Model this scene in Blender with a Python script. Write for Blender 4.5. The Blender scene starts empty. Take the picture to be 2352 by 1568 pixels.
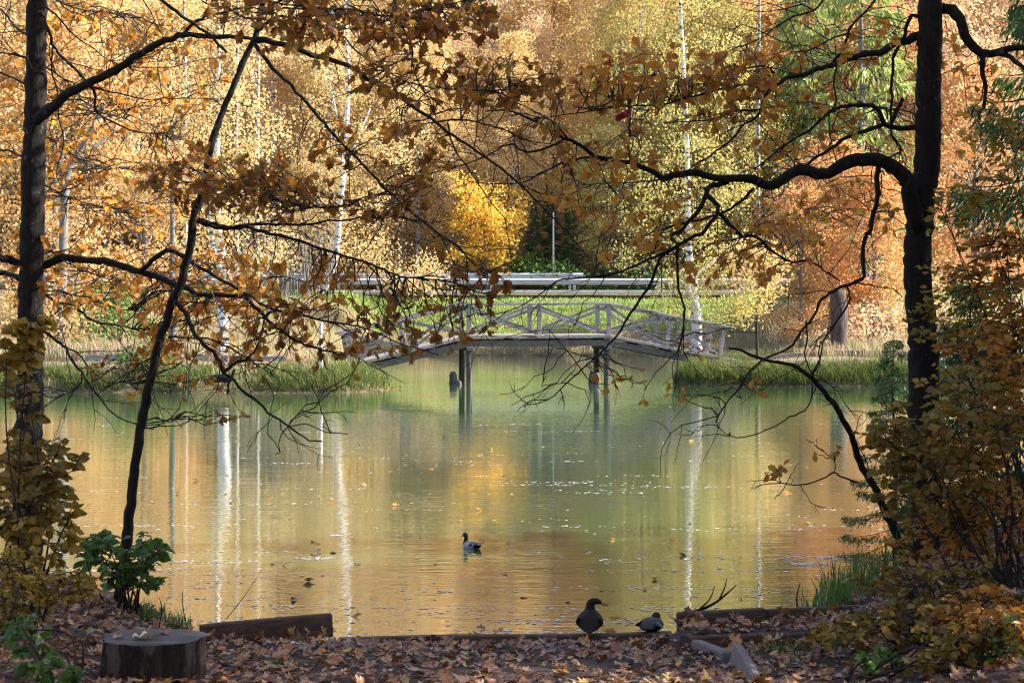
import bpy, math, random
import numpy as np
from mathutils import Vector, Matrix
R = math.radians
rng = np.random.default_rng(7)
random.seed(7)
scn = bpy.context.scene
col = scn.collection

# ------------------------------------------------------------------ camera, sky, sun, exposure
FOC, HOR, CX, CH = 4700.0, 650.0, 1176.0, 3.2      # focal length in pixels of a 2352 wide frame, horizon row, centre column, eye height
cd = bpy.data.cameras.new('camera'); cam = bpy.data.objects.new('camera', cd); col.objects.link(cam)
cd.sensor_width = 36; cd.lens = 36 * FOC / 2352; cd.shift_y = -(784 - HOR) / 2352
cd.clip_start = 0.5; cd.clip_end = 2000
cam.location = (0, 0, CH); cam.rotation_euler = (R(90), 0, 0)
cd.dof.use_dof = True; cd.dof.focus_distance = 34; cd.dof.aperture_fstop = 8
scn.camera = cam
SUN_AZ, SUN_EL = R(83), R(36)                      # azimuth clockwise from the view direction
w = bpy.data.worlds.new('World'); scn.world = w; w.use_nodes = True
nt = w.node_tree; bg = nt.nodes['Background']
sky = nt.nodes.new('ShaderNodeTexSky'); sky.sky_type = 'NISHITA'; sky.sun_disc = False
sky.sun_elevation = SUN_EL; sky.sun_rotation = SUN_AZ; sky.air_density = 1.0; sky.dust_density = 1.5
nt.links.new(sky.outputs[0], bg.inputs[0]); bg.inputs[1].default_value = 0.13
sd_ = bpy.data.lights.new('sun', 'SUN'); sd_.energy = 5.0; sd_.angle = R(0.5); sd_.color = (1.0, 0.93, 0.82)
sun = bpy.data.objects.new('sun', sd_); col.objects.link(sun)
to_sun = Vector((math.sin(SUN_AZ) * math.cos(SUN_EL), math.cos(SUN_AZ) * math.cos(SUN_EL), math.sin(SUN_EL)))
sun.rotation_euler = to_sun.to_track_quat('Z', 'Y').to_euler()
vs = scn.view_settings; vs.view_transform = 'Standard'; vs.look = 'None'; vs.exposure = 1.86; vs.gamma = 1
vs.use_curve_mapping = False
cy = scn.cycles
cy.max_bounces = 8; cy.diffuse_bounces = 4; cy.glossy_bounces = 3; cy.transmission_bounces = 5
cy.use_denoising = True; cy.pixel_filter_type = 'BLACKMAN_HARRIS'; cy.filter_width = 1.15

# ------------------------------------------------------------------ helpers
def W(px, py, Y):
    return np.array([(px - CX) / FOC * Y, Y, CH - (py - HOR) / FOC * Y])

def tag(o, label=None, cat=None, group=None, kind=None):
    for k, v in (('label', label), ('category', cat), ('group', group), ('kind', kind)):
        if v: o[k] = v
    return o

def empty(name, loc=(0, 0, 0), label=None, cat=None, group=None, kind=None):
    o = bpy.data.objects.new(name, None); col.objects.link(o); o.location = loc
    o.empty_display_size = 0.2
    return tag(o, label, cat, group, kind)

def link(name, me, mat=None, parent=None, loc=None):
    o = bpy.data.objects.new(name, me); col.objects.link(o)
    if mat is not None:
        if len(me.materials) == 0: me.materials.append(mat)
        elif me.materials[0] is not mat:
            o.material_slots[0].link = 'OBJECT'; o.material_slots[0].material = mat
    if parent is not None:
        o.parent = parent
    if loc is not None: o.location = loc
    return o

def mesh_np(name, V, F, rnd=None, colr=None, smooth=False):
    """V (n,3), F (m,k) of one k, or a list of those"""
    Fs = F if isinstance(F, list) else [F]
    V = np.asarray(V, dtype=np.float32)
    me = bpy.data.meshes.new(name)
    me.vertices.add(len(V)); me.vertices.foreach_set('co', V.ravel())
    tot = np.concatenate([np.full(len(f), f.shape[1], dtype=np.int32) for f in Fs])
    loops = np.concatenate([np.asarray(f, dtype=np.int32).ravel() for f in Fs])
    st = np.concatenate([[0], np.cumsum(tot)[:-1]]).astype(np.int32)
    me.loops.add(len(loops)); me.loops.foreach_set('vertex_index', loops)
    me.polygons.add(len(tot)); me.polygons.foreach_set('loop_start', st)
    try: me.polygons.foreach_set('loop_total', tot)
    except Exception: pass
    if smooth: me.polygons.foreach_set('use_smooth', np.ones(len(tot), dtype=bool))
    if rnd is not None:
        a = me.attributes.new('rnd', 'FLOAT', 'POINT'); a.data.foreach_set('value', np.asarray(rnd, dtype=np.float32))
    if colr is not None:
        a = me.attributes.new('tint', 'FLOAT_COLOR', 'POINT')
        c = np.ones((len(V), 4), dtype=np.float32); c[:, :3] = colr
        a.data.foreach_set('color', c.ravel())
    me.update(calc_edges=True); me.validate()
    return me

class MB:
    """collects pieces into one mesh"""
    def __init__(s): s.V = []; s.Q = []; s.T = []; s.n = 0; s.r = []; s.c = []
    def add(s, V, Q=None, T=None, rnd=0.0, c=None):
        V = np.asarray(V, dtype=np.float32)
        if Q is not None and len(Q): s.Q.append(np.asarray(Q) + s.n)
        if T is not None and len(T): s.T.append(np.asarray(T) + s.n)
        s.V.append(V); s.n += len(V)
        s.r.append(np.full(len(V), rnd, dtype=np.float32) if np.isscalar(rnd) else rnd)
        if c is not None: s.c.append(np.broadcast_to(np.asarray(c, dtype=np.float32), (len(V), 3)))
    def mesh(s, name, smooth=False):
        F = []
        if s.Q: F.append(np.concatenate(s.Q))
        if s.T: F.append(np.concatenate(s.T))
        return mesh_np(name, np.concatenate(s.V), F, np.concatenate(s.r), np.concatenate(s.c) if s.c else None, smooth)

def tube(mb, P, rad, n=8, cap=True, rnd=0.0, c=None, rough=0.0):
    P = np.asarray(P, dtype=float); m = len(P)
    rad = np.broadcast_to(np.asarray(rad, dtype=float), (m,))
    T = np.gradient(P, axis=0); T /= np.linalg.norm(T, axis=1)[:, None] + 1e-9
    ref = np.array([0, 0, 1.0]) if abs(T[0, 2]) < 0.9 else np.array([1.0, 0, 0])
    N = np.cross(T[0], ref); N /= np.linalg.norm(N)
    a = np.arange(n) / n * 2 * np.pi
    ca, sa = np.cos(a), np.sin(a)
    rings = []
    for i in range(m):
        N = N - T[i] * N.dot(T[i]); N /= np.linalg.norm(N) + 1e-9
        B = np.cross(T[i], N)
        rr = rad[i] * (1 + (rng.uniform(-rough, rough, n) if rough else 0))
        rings.append(P[i] + (ca * rr)[:, None] * N + (sa * rr)[:, None] * B)
    V = np.concatenate(rings)
    i0 = (np.arange(m - 1) * n)[:, None]; j = np.arange(n)[None, :]; k = (np.arange(n)[None, :] + 1) % n
    Q = np.stack([i0 + j, i0 + k, i0 + n + k, i0 + n + j], -1).reshape(-1, 4)
    Tt = None
    if cap:
        V = np.concatenate([V, P[:1], P[-1:]])
        jj = np.arange(n); kk = (jj + 1) % n
        b = (m - 1) * n
        Tt = np.concatenate([np.stack([kk, jj, np.full(n, m * n)], -1), np.stack([b + jj, b + kk, np.full(n, m * n + 1)], -1)])
    mb.add(V, Q, Tt, rnd, c)

def smooth_path(P, step, wob=0.0):
    """Catmull-Rom through the points (any number of columns), resampled"""
    P = np.asarray(P, dtype=float)
    if len(P) < 3: 
        n = max(2, int(np.linalg.norm((P[-1] - P[0])[:3]) / step) + 1)
        t = np.linspace(0, 1, n)[:, None]; return P[0] * (1 - t) + P[-1] * t
    E = np.vstack([2 * P[0] - P[1], P, 2 * P[-1] - P[-2]])
    out = []
    for i in range(1, len(E) - 2):
        L = np.linalg.norm((E[i + 1] - E[i])[:3]); n = max(1, int(round(L / step)))
        t = (np.arange(n) / n)[:, None]
        a, b, c, d = E[i - 1], E[i], E[i + 1], E[i + 2]
        out.append(0.5 * (2 * b + (c - a) * t + (2 * a - 5 * b + 4 * c - d) * t * t + (3 * b - 3 * c + d - a) * t ** 3))
    out.append(P[-1:])
    Q = np.concatenate(out)
    if wob: Q[1:-1, :3] += rng.normal(0, wob, (len(Q) - 2, 3))
    return Q

def box_mesh(name, size, bevel=0.006, warp=0.0):
    """bevelled box centred on the origin, x is its length, with a little warp"""
    import bmesh
    bm = bmesh.new(); bmesh.ops.create_cube(bm, size=1)
    bmesh.ops.scale(bm, vec=size, verts=bm.verts)
    if size[0] > 0.8:
        ed = [e for e in bm.edges if abs((e.verts[0].co - e.verts[1].co).x) > size[0] * 0.9]
        bmesh.ops.subdivide_edges(bm, edges=ed, cuts=5, use_grid_fill=True)
    if bevel:
        bmesh.ops.bevel(bm, geom=[e for e in bm.edges if len(e.link_faces) == 2 and e.calc_face_angle() > 0.5], offset=bevel, segments=1, affect='EDGES')
    if warp:
        for v in bm.verts:
            v.co.z += warp * math.sin(v.co.x * 2.3 + size[0]) + random.uniform(-1, 1) * warp * 0.25
            v.co.y += warp * math.sin(v.co.x * 1.7 + size[1] * 9) + random.uniform(-1, 1) * warp * 0.25
    me = bpy.data.meshes.new(name); bm.to_mesh(me); bm.free()
    return me

def bar(name, a, b, wy, hz, mat, parent=None, up=(0, 0, 1), bevel=0.006, warp=0.0):
    """a beam from a to b: wy across, hz along up"""
    a, b = Vector(a), Vector(b); d = b - a; L = d.length; x = d / L
    z = Vector(up); z = (z - x * z.dot(x)).normalized(); y = z.cross(x)
    me = box_mesh(name, (L, wy, hz), bevel, warp)
    M = Matrix((x, y, z)).transposed().to_4x4(); M.translation = (a + b) / 2
    me.transform(M)
    return link(name, me, mat, parent)

# ------------------------------------------------------------------ materials
def newmat(name):
    m = bpy.data.materials.new(name); m.use_nodes = True
    nt = m.node_tree; nt.nodes.clear()
    out = nt.nodes.new('ShaderNodeOutputMaterial')
    return m, nt, out

def ramp(nt, cols, interp='LINEAR'):
    r = nt.nodes.new('ShaderNodeValToRGB'); cr = r.color_ramp; cr.interpolation = interp
    while len(cr.elements) < len(cols): cr.elements.new(0.5)
    for i, (e, c) in enumerate(zip(cr.elements, cols)):
        if len(c) == 4: e.position = c[3]
        else: e.position = i / max(1, len(cols) - 1)
        e.color = (c[0], c[1], c[2], 1)
    return r

def foliage(name, cols, trans=0.45, rough=0.5, spec=0.3, vein=False):
    if name in ('f_yellow', 'f_gold', 'f_orange', 'f_peach', 'f_olive'):
        cols = [tuple((v * 0.95 + sum(c) / 3 * 0.05) * 0.95 for v in c) for c in cols] + [(0.36, 0.24, 0.13)]
    m, nt, out = newmat(name); L = nt.links.new
    at = nt.nodes.new('ShaderNodeAttribute'); at.attribute_name = 'rnd'
    oi = nt.nodes.new('ShaderNodeObjectInfo')
    ad = nt.nodes.new('ShaderNodeMath'); ad.operation = 'ADD'
    L(at.outputs['Fac'], ad.inputs[0]); L(oi.outputs['Random'], ad.inputs[1])
    fr = nt.nodes.new('ShaderNodeMath'); fr.operation = 'FRACT'; L(ad.outputs[0], fr.inputs[0])
    rp = ramp(nt, cols); L(fr.outputs[0], rp.inputs[0])
    c = rp.outputs[0]
    if vein:
        tc = nt.nodes.new('ShaderNodeTexCoord'); nz = nt.nodes.new('ShaderNodeTexNoise')
        nz.inputs['Scale'].default_value = 28; nz.inputs['Detail'].default_value = 3
        L(tc.outputs['Object'], nz.inputs['Vector'])
        mr = nt.nodes.new('ShaderNodeMapRange'); mr.inputs[1].default_value = 0.35; mr.inputs[2].default_value = 0.7
        mr.inputs[3].default_value = 0.6; mr.inputs[4].default_value = 1.25
        L(nz.outputs['Fac'], mr.inputs[0])
        mx = nt.nodes.new('ShaderNodeVectorMath'); mx.operation = 'SCALE'
        L(c, mx.inputs[0]); L(mr.outputs[0], mx.inputs['Scale']); c = mx.outputs[0]
    p = nt.nodes.new('ShaderNodeBsdfPrincipled'); L(c, p.inputs['Base Color'])
    p.inputs['Roughness'].default_value = rough; p.inputs['Specular IOR Level'].default_value = spec
    t = nt.nodes.new('ShaderNodeBsdfTranslucent'); L(c, t.inputs['Color'])
    mix = nt.nodes.new('ShaderNodeMixShader'); mix.inputs[0].default_value = trans
    L(p.outputs[0], mix.inputs[1]); L(t.outputs[0], mix.inputs[2]); L(mix.outputs[0], out.inputs[0])
    return m

def surf(name, c1, c2, scale=(6, 6, 6), rough=0.85, bump=0.3, bdist=0.01, detail=6, attr=None, spec=0.3, spots=None, lo=0.3, hi=0.7):
    """two-tone noise surface; attr = vertex colour multiplied in; spots = (colour, scale3, threshold)"""
    m, nt, out = newmat(name); L = nt.links.new
    tc = nt.nodes.new('ShaderNodeTexCoord'); mp = nt.nodes.new('ShaderNodeMapping'); mp.inputs['Scale'].default_value = scale
    L(tc.outputs['Object'], mp.inputs[0])
    nz = nt.nodes.new('ShaderNodeTexNoise'); nz.inputs['Scale'].default_value = 1; nz.inputs['Detail'].default_value = detail; nz.inputs['Roughness'].default_value = 0.65
    L(mp.outputs[0], nz.inputs['Vector'])
    rp = ramp(nt, [(*c1, lo), (*c2, hi)]); L(nz.outputs['Fac'], rp.inputs[0])
    c = rp.outputs[0]
    if spots:
        mp2 = nt.nodes.new('ShaderNodeMapping'); mp2.inputs['Scale'].default_value = spots[1]; L(tc.outputs['Object'], mp2.inputs[0])
        n2 = nt.nodes.new('ShaderNodeTexNoise'); n2.inputs['Scale'].default_value = 1; n2.inputs['Detail'].default_value = 4; L(mp2.outputs[0], n2.inputs['Vector'])
        r2 = ramp(nt, [(0, 0, 0, spots[2]), (1, 1, 1, spots[2] + 0.05)]); L(n2.outputs['Fac'], r2.inputs[0])
        mx = nt.nodes.new('ShaderNodeMix'); mx.data_type = 'RGBA'; L(r2.outputs[0], mx.inputs[0]); L(c, mx.inputs[6]); mx.inputs[7].default_value = (*spots[0], 1)
        c = mx.outputs[2]
    if attr:
        at = nt.nodes.new('ShaderNodeAttribute'); at.attribute_name = attr
        mx = nt.nodes.new('ShaderNodeMix'); mx.data_type = 'RGBA'; mx.blend_type = 'MULTIPLY'; mx.inputs[0].default_value = 1
        L(c, mx.inputs[6]); L(at.outputs['Color'], mx.inputs[7]); c = mx.outputs[2]
    p = nt.nodes.new('ShaderNodeBsdfPrincipled'); L(c, p.inputs['Base Color']); p.inputs['Roughness'].default_value = rough
    p.inputs['Specular IOR Level'].default_value = spec
    if bump:
        b = nt.nodes.new('ShaderNodeBump'); b.inputs['Strength'].default_value = bump; b.inputs['Distance'].default_value = bdist
        L(nz.outputs['Fac'], b.inputs['Height']); L(b.outputs[0], p.inputs['Normal'])
    L(p.outputs[0], out.inputs[0])
    return m

M = {}
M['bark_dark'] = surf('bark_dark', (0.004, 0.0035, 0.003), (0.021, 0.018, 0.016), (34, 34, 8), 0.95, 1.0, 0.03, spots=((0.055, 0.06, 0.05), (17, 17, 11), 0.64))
M['bark_twig'] = surf('bark_twig', (0.014, 0.011, 0.009), (0.04, 0.032, 0.027), (40, 40, 20), 0.9, 0.3, 0.004)
M['bark_grey'] = surf('bark_grey', (0.09, 0.08, 0.07), (0.24, 0.22, 0.2), (20, 20, 6), 0.95, 0.8, 0.02)
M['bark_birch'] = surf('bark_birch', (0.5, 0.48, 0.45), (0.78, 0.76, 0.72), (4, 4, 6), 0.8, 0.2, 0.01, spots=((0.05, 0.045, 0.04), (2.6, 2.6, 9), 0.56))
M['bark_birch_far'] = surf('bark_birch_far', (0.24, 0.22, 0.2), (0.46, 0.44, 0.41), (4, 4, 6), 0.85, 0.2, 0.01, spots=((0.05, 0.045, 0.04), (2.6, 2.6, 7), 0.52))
M['bark_brown'] = surf('bark_brown', (0.025, 0.019, 0.016), (0.13, 0.10, 0.085), (14, 14, 3), 0.95, 1.0, 0.05)
M['wood_grey'] = surf('wood_grey', (0.12, 0.10, 0.094), (0.34, 0.30, 0.29), (5, 22, 22), 0.85, 0.5, 0.006, spots=((0.075, 0.06, 0.052), (1.1, 5, 5), 0.60))
M['wood_dark'] = surf('wood_dark', (0.05, 0.04, 0.036), (0.13, 0.11, 0.10), (5, 18, 18), 0.9, 0.6, 0.008)
M['wood_step'] = surf('wood_step', (0.035, 0.022, 0.018), (0.12, 0.08, 0.065), (4, 30, 30), 0.85, 0.7, 0.01)
M['wood_pale'] = surf('wood_pale', (0.08, 0.068, 0.068), (0.21, 0.18, 0.18), (5, 30, 30), 0.8, 0.6, 0.01)
M['pile'] = surf('pile', (0.03, 0.026, 0.024), (0.16, 0.13, 0.12), (10, 10, 2.5), 0.9, 0.6, 0.01)
M['steel'] = surf('steel', (0.3, 0.31, 0.32), (0.46, 0.47, 0.49), (1.5, 8, 8), 0.45, 0.1, 0.002, spec=0.6)
M['asphalt'] = surf('asphalt', (0.12, 0.12, 0.12), (0.2, 0.2, 0.2), (6, 6, 6), 0.9, 0.3, 0.004)
M['verge'] = surf('verge', (0.5, 0.48, 0.46), (0.7, 0.68, 0.65), (6, 6, 6), 0.9, 0.3, 0.004)
M['ground'] = surf('ground', (0.4, 0.4, 0.4), (1.35, 1.3, 1.2), (8, 8, 8), 0.95, 1.0, 0.05, detail=9, attr='tint')
M['path'] = surf('path', (0.12, 0.09, 0.07), (0.24, 0.18, 0.15), (2.5, 2.5, 2.5), 0.95, 0.5, 0.02, spots=((0.34, 0.15, 0.06), (9, 9, 9), 0.6))
M['stump_bark'] = surf('stump_bark', (0.004, 0.0035, 0.003), (0.034, 0.026, 0.021), (17, 17, 4), 0.9, 1.0, 0.03, spots=((0.075, 0.062, 0.052), (6, 6, 2.5), 0.57))
M['stump_top'] = surf('stump_top', (0.018, 0.016, 0.016), (0.055, 0.05, 0.05), (16, 16, 16), 0.6, 0.5, 0.006, spec=0.5)
M['red_cloth'] = surf('red_cloth', (0.32, 0.01, 0.04), (0.45, 0.02, 0.07), (30, 30, 30), 0.7, 0.3, 0.004)
M['black_plastic'] = surf('black_plastic', (0.01, 0.01, 0.012), (0.03, 0.03, 0.035), (30, 30, 30), 0.5, 0.1, 0.002)
M['duck'] = surf('duck', (0.6, 0.6, 0.6), (1.2, 1.2, 1.2), (60, 160, 160), 0.75, 0.25, 0.003, attr='tint', lo=0.35, hi=0.65)
M['bill'] = surf('bill', (0.16, 0.10, 0.02), (0.24, 0.15, 0.04), (50, 50, 50), 0.5, 0.1, 0.001)

OAKB = [(0.19, 0.07, 0.016), (0.40, 0.165, 0.028), (0.27, 0.10, 0.026), (0.50, 0.27, 0.04), (0.40, 0.16, 0.03), (0.20, 0.075, 0.02), (0.30, 0.22, 0.04)]
M['oak_brown'] = foliage('oak_brown', OAKB, 0.62, 0.45, 0.4, True)
M['oak_orange'] = foliage('oak_orange', [(0.42, 0.15, 0.025), (0.60, 0.27, 0.04), (0.5, 0.2, 0.035), (0.68, 0.38, 0.06), (0.40, 0.14, 0.035)], 0.6, 0.45, 0.4, True)
M['litter'] = foliage('litter', [(0.12, 0.045, 0.022), (0.32, 0.14, 0.06), (0.07, 0.035, 0.02), (0.46, 0.27, 0.14), (0.18, 0.07, 0.035), (0.46, 0.21, 0.05), (0.22, 0.10, 0.05), (0.5, 0.33, 0.08)], 0.15, 0.42, 0.6, True)
M['pale_leaf'] = foliage('pale_leaf', [(0.5, 0.42, 0.3), (0.55, 0.46, 0.34)], 0.1, 0.5, 0.4)
M['shrub_olive'] = foliage('shrub_olive', [(0.12, 0.10, 0.02), (0.24, 0.17, 0.03), (0.15, 0.12, 0.025), (0.34, 0.24, 0.04), (0.28, 0.13, 0.025)], 0.45, 0.45, 0.35, True)
M['shrub_yellow'] = foliage('shrub_yellow', [(0.36, 0.24, 0.03), (0.26, 0.19, 0.03), (0.46, 0.30, 0.04), (0.22, 0.2, 0.04)], 0.45, 0.45, 0.35, True)
M['shrub_orange'] = foliage('shrub_orange', [(0.50, 0.22, 0.03), (0.36, 0.14, 0.025), (0.58, 0.31, 0.05), (0.36, 0.22, 0.035)], 0.45, 0.45, 0.35, True)
M['herb_green'] = foliage('herb_green', [(0.07, 0.16, 0.035), (0.12, 0.24, 0.04), (0.06, 0.13, 0.04), (0.17, 0.27, 0.05)], 0.45, 0.4, 0.4, True)
M['f_yellow'] = foliage('f_yellow', [(0.66, 0.44, 0.13), (0.80, 0.60, 0.26), (0.60, 0.36, 0.10), (0.84, 0.68, 0.36), (0.72, 0.50, 0.18)], 0.5, 0.5, 0.3)
M['f_bright'] = foliage('f_bright', [(0.80, 0.50, 0.05), (0.86, 0.60, 0.10), (0.74, 0.42, 0.04), (0.84, 0.64, 0.20)], 0.5, 0.5, 0.3)
M['f_gold'] = foliage('f_gold', [(0.62, 0.35, 0.10), (0.74, 0.47, 0.18), (0.56, 0.29, 0.09), (0.80, 0.58, 0.29), (0.55, 0.34, 0.12)], 0.5, 0.5, 0.3)
M['f_orange'] = foliage('f_orange', [(0.64, 0.31, 0.08), (0.74, 0.38, 0.12), (0.56, 0.21, 0.06), (0.78, 0.50, 0.22), (0.6, 0.33, 0.12)], 0.5, 0.5, 0.3)
M['f_peach'] = foliage('f_peach', [(0.66, 0.42, 0.22), (0.74, 0.52, 0.3), (0.58, 0.33, 0.17), (0.76, 0.58, 0.32)], 0.5, 0.5, 0.3)
M['f_olive'] = foliage('f_olive', [(0.46, 0.37, 0.09), (0.60, 0.48, 0.13), (0.38, 0.33, 0.08), (0.68, 0.53, 0.16), (0.36, 0.34, 0.09)], 0.5, 0.5, 0.3)
M['f_spruce'] = foliage('f_spruce', [(0.035, 0.075, 0.02), (0.07, 0.13, 0.03), (0.045, 0.09, 0.03), (0.10, 0.17, 0.04)], 0.25, 0.5, 0.3)
M['f_lime'] = foliage('f_lime', [(0.22, 0.28, 0.07), (0.34, 0.38, 0.10), (0.16, 0.22, 0.06), (0.42, 0.42, 0.12)], 0.45, 0.5, 0.3)
M['f_green'] = foliage('f_green', [(0.06, 0.14, 0.03), (0.12, 0.22, 0.04), (0.08, 0.17, 0.04), (0.2, 0.26, 0.05)], 0.45, 0.5, 0.3)
M['g_lush'] = foliage('g_lush', [(0.05, 0.10, 0.02), (0.10, 0.17, 0.03), (0.07, 0.13, 0.025), (0.16, 0.2, 0.045), (0.22, 0.18, 0.07), (0.12, 0.09, 0.04)], 0.4, 0.45, 0.3)
M['g_slope'] = foliage('g_slope', [(0.20, 0.34, 0.06), (0.29, 0.42, 0.09), (0.16, 0.30, 0.05), (0.36, 0.44, 0.12), (0.42, 0.42, 0.16)], 0.4, 0.45, 0.3)
M['g_dry'] = foliage('g_dry', [(0.34, 0.2, 0.13), (0.46, 0.32, 0.22), (0.3, 0.18, 0.11), (0.5, 0.4, 0.28), (0.3, 0.26, 0.12), (0.24, 0.28, 0.08), (0.2, 0.26, 0.07)], 0.35, 0.5, 0.3)
M['glint_flake'] = surf('glint_flake', (0.3, 0.28, 0.29), (0.55, 0.53, 0.56), (40, 40, 40), 0.35, 0.3, 0.003, spec=0.6)  # pale colour stands in for sky glints on floating leaves

# water
m, nt_, out = newmat('water'); L = nt_.links.new
tc = nt_.nodes.new('ShaderNodeTexCoord')
def wn(sx, sy, det):
    mp = nt_.nodes.new('ShaderNodeMapping'); mp.inputs['Scale'].default_value = (sx, sy, 1); L(tc.outputs['Object'], mp.inputs[0])
    n = nt_.nodes.new('ShaderNodeTexNoise'); n.inputs['Scale'].default_value = 1; n.inputs['Detail'].default_value = det; L(mp.outputs[0], n.inputs['Vector'])
    return n
n1 = wn(2.2, 9.0, 2); n2 = wn(0.35, 0.9, 2); n3 = wn(0.09, 0.16, 1)
r3 = nt_.nodes.new('ShaderNodeMapRange'); r3.inputs[1].default_value = 0.35; r3.inputs[2].default_value = 0.65; r3.inputs[3].default_value = 0.45; r3.inputs[4].default_value = 1.2
L(n3.outputs['Fac'], r3.inputs[0])
b1 = nt_.nodes.new('ShaderNodeBump'); b1.inputs['Distance'].default_value = 0.0042; L(n1.outputs['Fac'], b1.inputs['Height']); L(r3.outputs[0], b1.inputs['Strength'])
b2 = nt_.nodes.new('ShaderNodeBump'); b2.inputs['Distance'].default_value = 0.007; b2.inputs['Strength'].default_value = 0.6; L(n2.outputs['Fac'], b2.inputs['Height']); L(b1.outputs[0], b2.inputs['Normal'])
p = nt_.nodes.new('ShaderNodeBsdfPrincipled'); p.inputs['Base Color'].default_value = (0.054, 0.102, 0.049, 1); p.inputs['Roughness'].default_value = 0.02; p.inputs['IOR'].default_value = 1.36; p.inputs['Coat Weight'].default_value = 1.0; p.inputs['Coat IOR'].default_value = 1.33; p.inputs['Coat Roughness'].default_value = 0.02; L(b2.outputs[0], p.inputs['Coat Normal'])
L(b2.outputs[0], p.inputs['Normal']); L(p.outputs[0], out.inputs[0])
M['water'] = m

# ------------------------------------------------------------------ the ground
POND = np.array([(60, 24.5), (9, 24), (5.5, 24), (4.4, 23), (3.6, 21.4), (3.0, 20.2), (2.6, 18.7), (1.8, 17.72), (-2.4, 17.72), (-2.9, 18.6), (-3.4, 19.8), (-4.2, 21), (-5.2, 22), (-7, 23.5), (-12, 25), (-60, 28),
                 (-60, 60), (-20, 60.5), (-12, 60), (-8, 59.6), (-5, 59.8), (-4, 60.6), (-3.7, 62), (-4.3, 65), (-5.6, 72), (-6.6, 82), (-6.3, 89.6), (-2, 90.5), (3, 90.5), (8, 90), (10.2, 88), (10, 80), (8, 72), (6.2, 69), (5.3, 66.5), (5.1, 64.8), (6, 63.9), (8, 63.7), (12, 63.9), (20, 64.5), (60, 66)], dtype=float)

def shore_dist(x, y):
    """distance to the waterline, positive on land"""
    x = np.asarray(x, dtype=float); y = np.asarray(y, dtype=float)
    d = np.full(x.shape, 1e9); inside = np.zeros(x.shape, bool)
    for i in range(len(POND)):
        a, b = POND[i], POND[(i + 1) % len(POND)]
        e = b - a; t = np.clip(((x - a[0]) * e[0] + (y - a[1]) * e[1]) / (e @ e), 0, 1)
        d = np.minimum(d, np.hypot(x - a[0] - t * e[0], y - a[1] - t * e[1]))
        c = ((a[1] > y) != (b[1] > y))
        with np.errstate(divide='ignore', invalid='ignore'):
            inside ^= c & (x < (b[0] - a[0]) * (y - a[1]) / (b[1] - a[1] + 1e-12) + a[0])
    return np.where(inside, -d, d)

def sst(a, b, x):
    t = np.clip((x - a) / (b - a), 0, 1); return t * t * (3 - 2 * t)

def wav(x, y):
    return (np.sin(x * 1.7 + y * 0.6) + np.sin(y * 2.1 - x * 0.9 + 1.3) + np.sin(x * 0.53 + 2.0) * np.cos(y * 0.47)) / 3

def ground_z(x, y):
    x = np.asarray(x, dtype=float); y = np.asarray(y, dtype=float)
    s = shore_dist(x, y); sl = np.maximum(s, 0)
    near = 1 - sst(28, 45, y)
    z = np.where(s > 0, 0.0, -np.minimum(1.3, 0.45 * -s) - 0.02)
    zn = 0.16 * (1 - np.exp(-sl / 0.3)) + 0.082 * np.clip(17.6 - y, 0, 40) + sst(0, 1.2, sl) * (0.16 * sst(2.2, 3.4, x) + 0.20 * np.maximum(0, x - 3.2) * 0.6 + 0.2 * sst(-2.6, -3.8, x) + 0.05 * np.maximum(0, -x - 4)) + 0.02 * wav(x * 2, y * 2) * sst(0, 0.5, sl) + 0.13 * sst(1.15, 1.5, x) * sst(16.45, 16.62, y) * (1 - sst(17.42, 17.6, y))
    win = sst(-8.5, -6, x) * (1 - sst(9.5, 12.5, x)); ys = 76 + 14.3 * win
    t = np.clip((y - ys) / (97 - ys), 0, 1)
    zf = 0.42 * (1 - np.exp(-sl / 0.35)) + 0.3 * sst(0, 4, sl) * (1 - win * sst(80, 88, y)) + (t * t * (3 - 2 * t) * 0.5 + t * 0.5) * 2.05 + 0.04 * wav(x, y) * sst(0, 1, sl)
    zf = np.where(y > 97, 2.8 + 0 * y, np.minimum(zf, 2.8))
    zf = zf + 0.30 * np.clip(y - 108, 0, 110) 
    return np.where(s > 0, near * zn + (1 - near) * zf, z)

def grow(a, b, s0, f):
    out = [a]; s = s0
    while out[-1] < b: out.append(out[-1] + s); s *= f
    return out
xs = np.array(sorted(set([-v for v in grow(12, 420, 0.5, 1.25)] + list(np.arange(-12, 12.01, 0.2)) + grow(12, 420, 0.5, 1.25))))
ys = np.array(sorted(set([4 - v for v in grow(0.3, 60, 0.4, 1.3)] + list(np.arange(4, 26.01, 0.16)) + list(np.arange(27, 58, 2.0)) + list(np.arange(58, 72, 0.3)) + list(np.arange(72, 112, 0.5)) + grow(112, 640, 1, 1.2))))
X, Y = np.meshgrid(xs, ys); Z = ground_z(X, Y)
nx, ny = len(xs), len(ys)
idx = np.arange(nx * ny).reshape(ny, nx)
Fq = np.stack([idx[:-1, :-1], idx[:-1, 1:], idx[1:, 1:], idx[1:, :-1]], -1).reshape(-1, 4)
S = shore_dist(X, Y)
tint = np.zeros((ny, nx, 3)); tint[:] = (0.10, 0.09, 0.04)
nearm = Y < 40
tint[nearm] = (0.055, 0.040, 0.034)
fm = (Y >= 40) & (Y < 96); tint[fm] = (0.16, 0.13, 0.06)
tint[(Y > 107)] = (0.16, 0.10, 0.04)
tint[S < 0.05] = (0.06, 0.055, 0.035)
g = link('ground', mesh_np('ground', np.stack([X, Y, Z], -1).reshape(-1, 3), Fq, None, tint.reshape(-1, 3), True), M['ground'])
tag(g, 'leaf strewn banks round the pond and wooded hillside behind it', None, None, 'structure')

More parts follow.
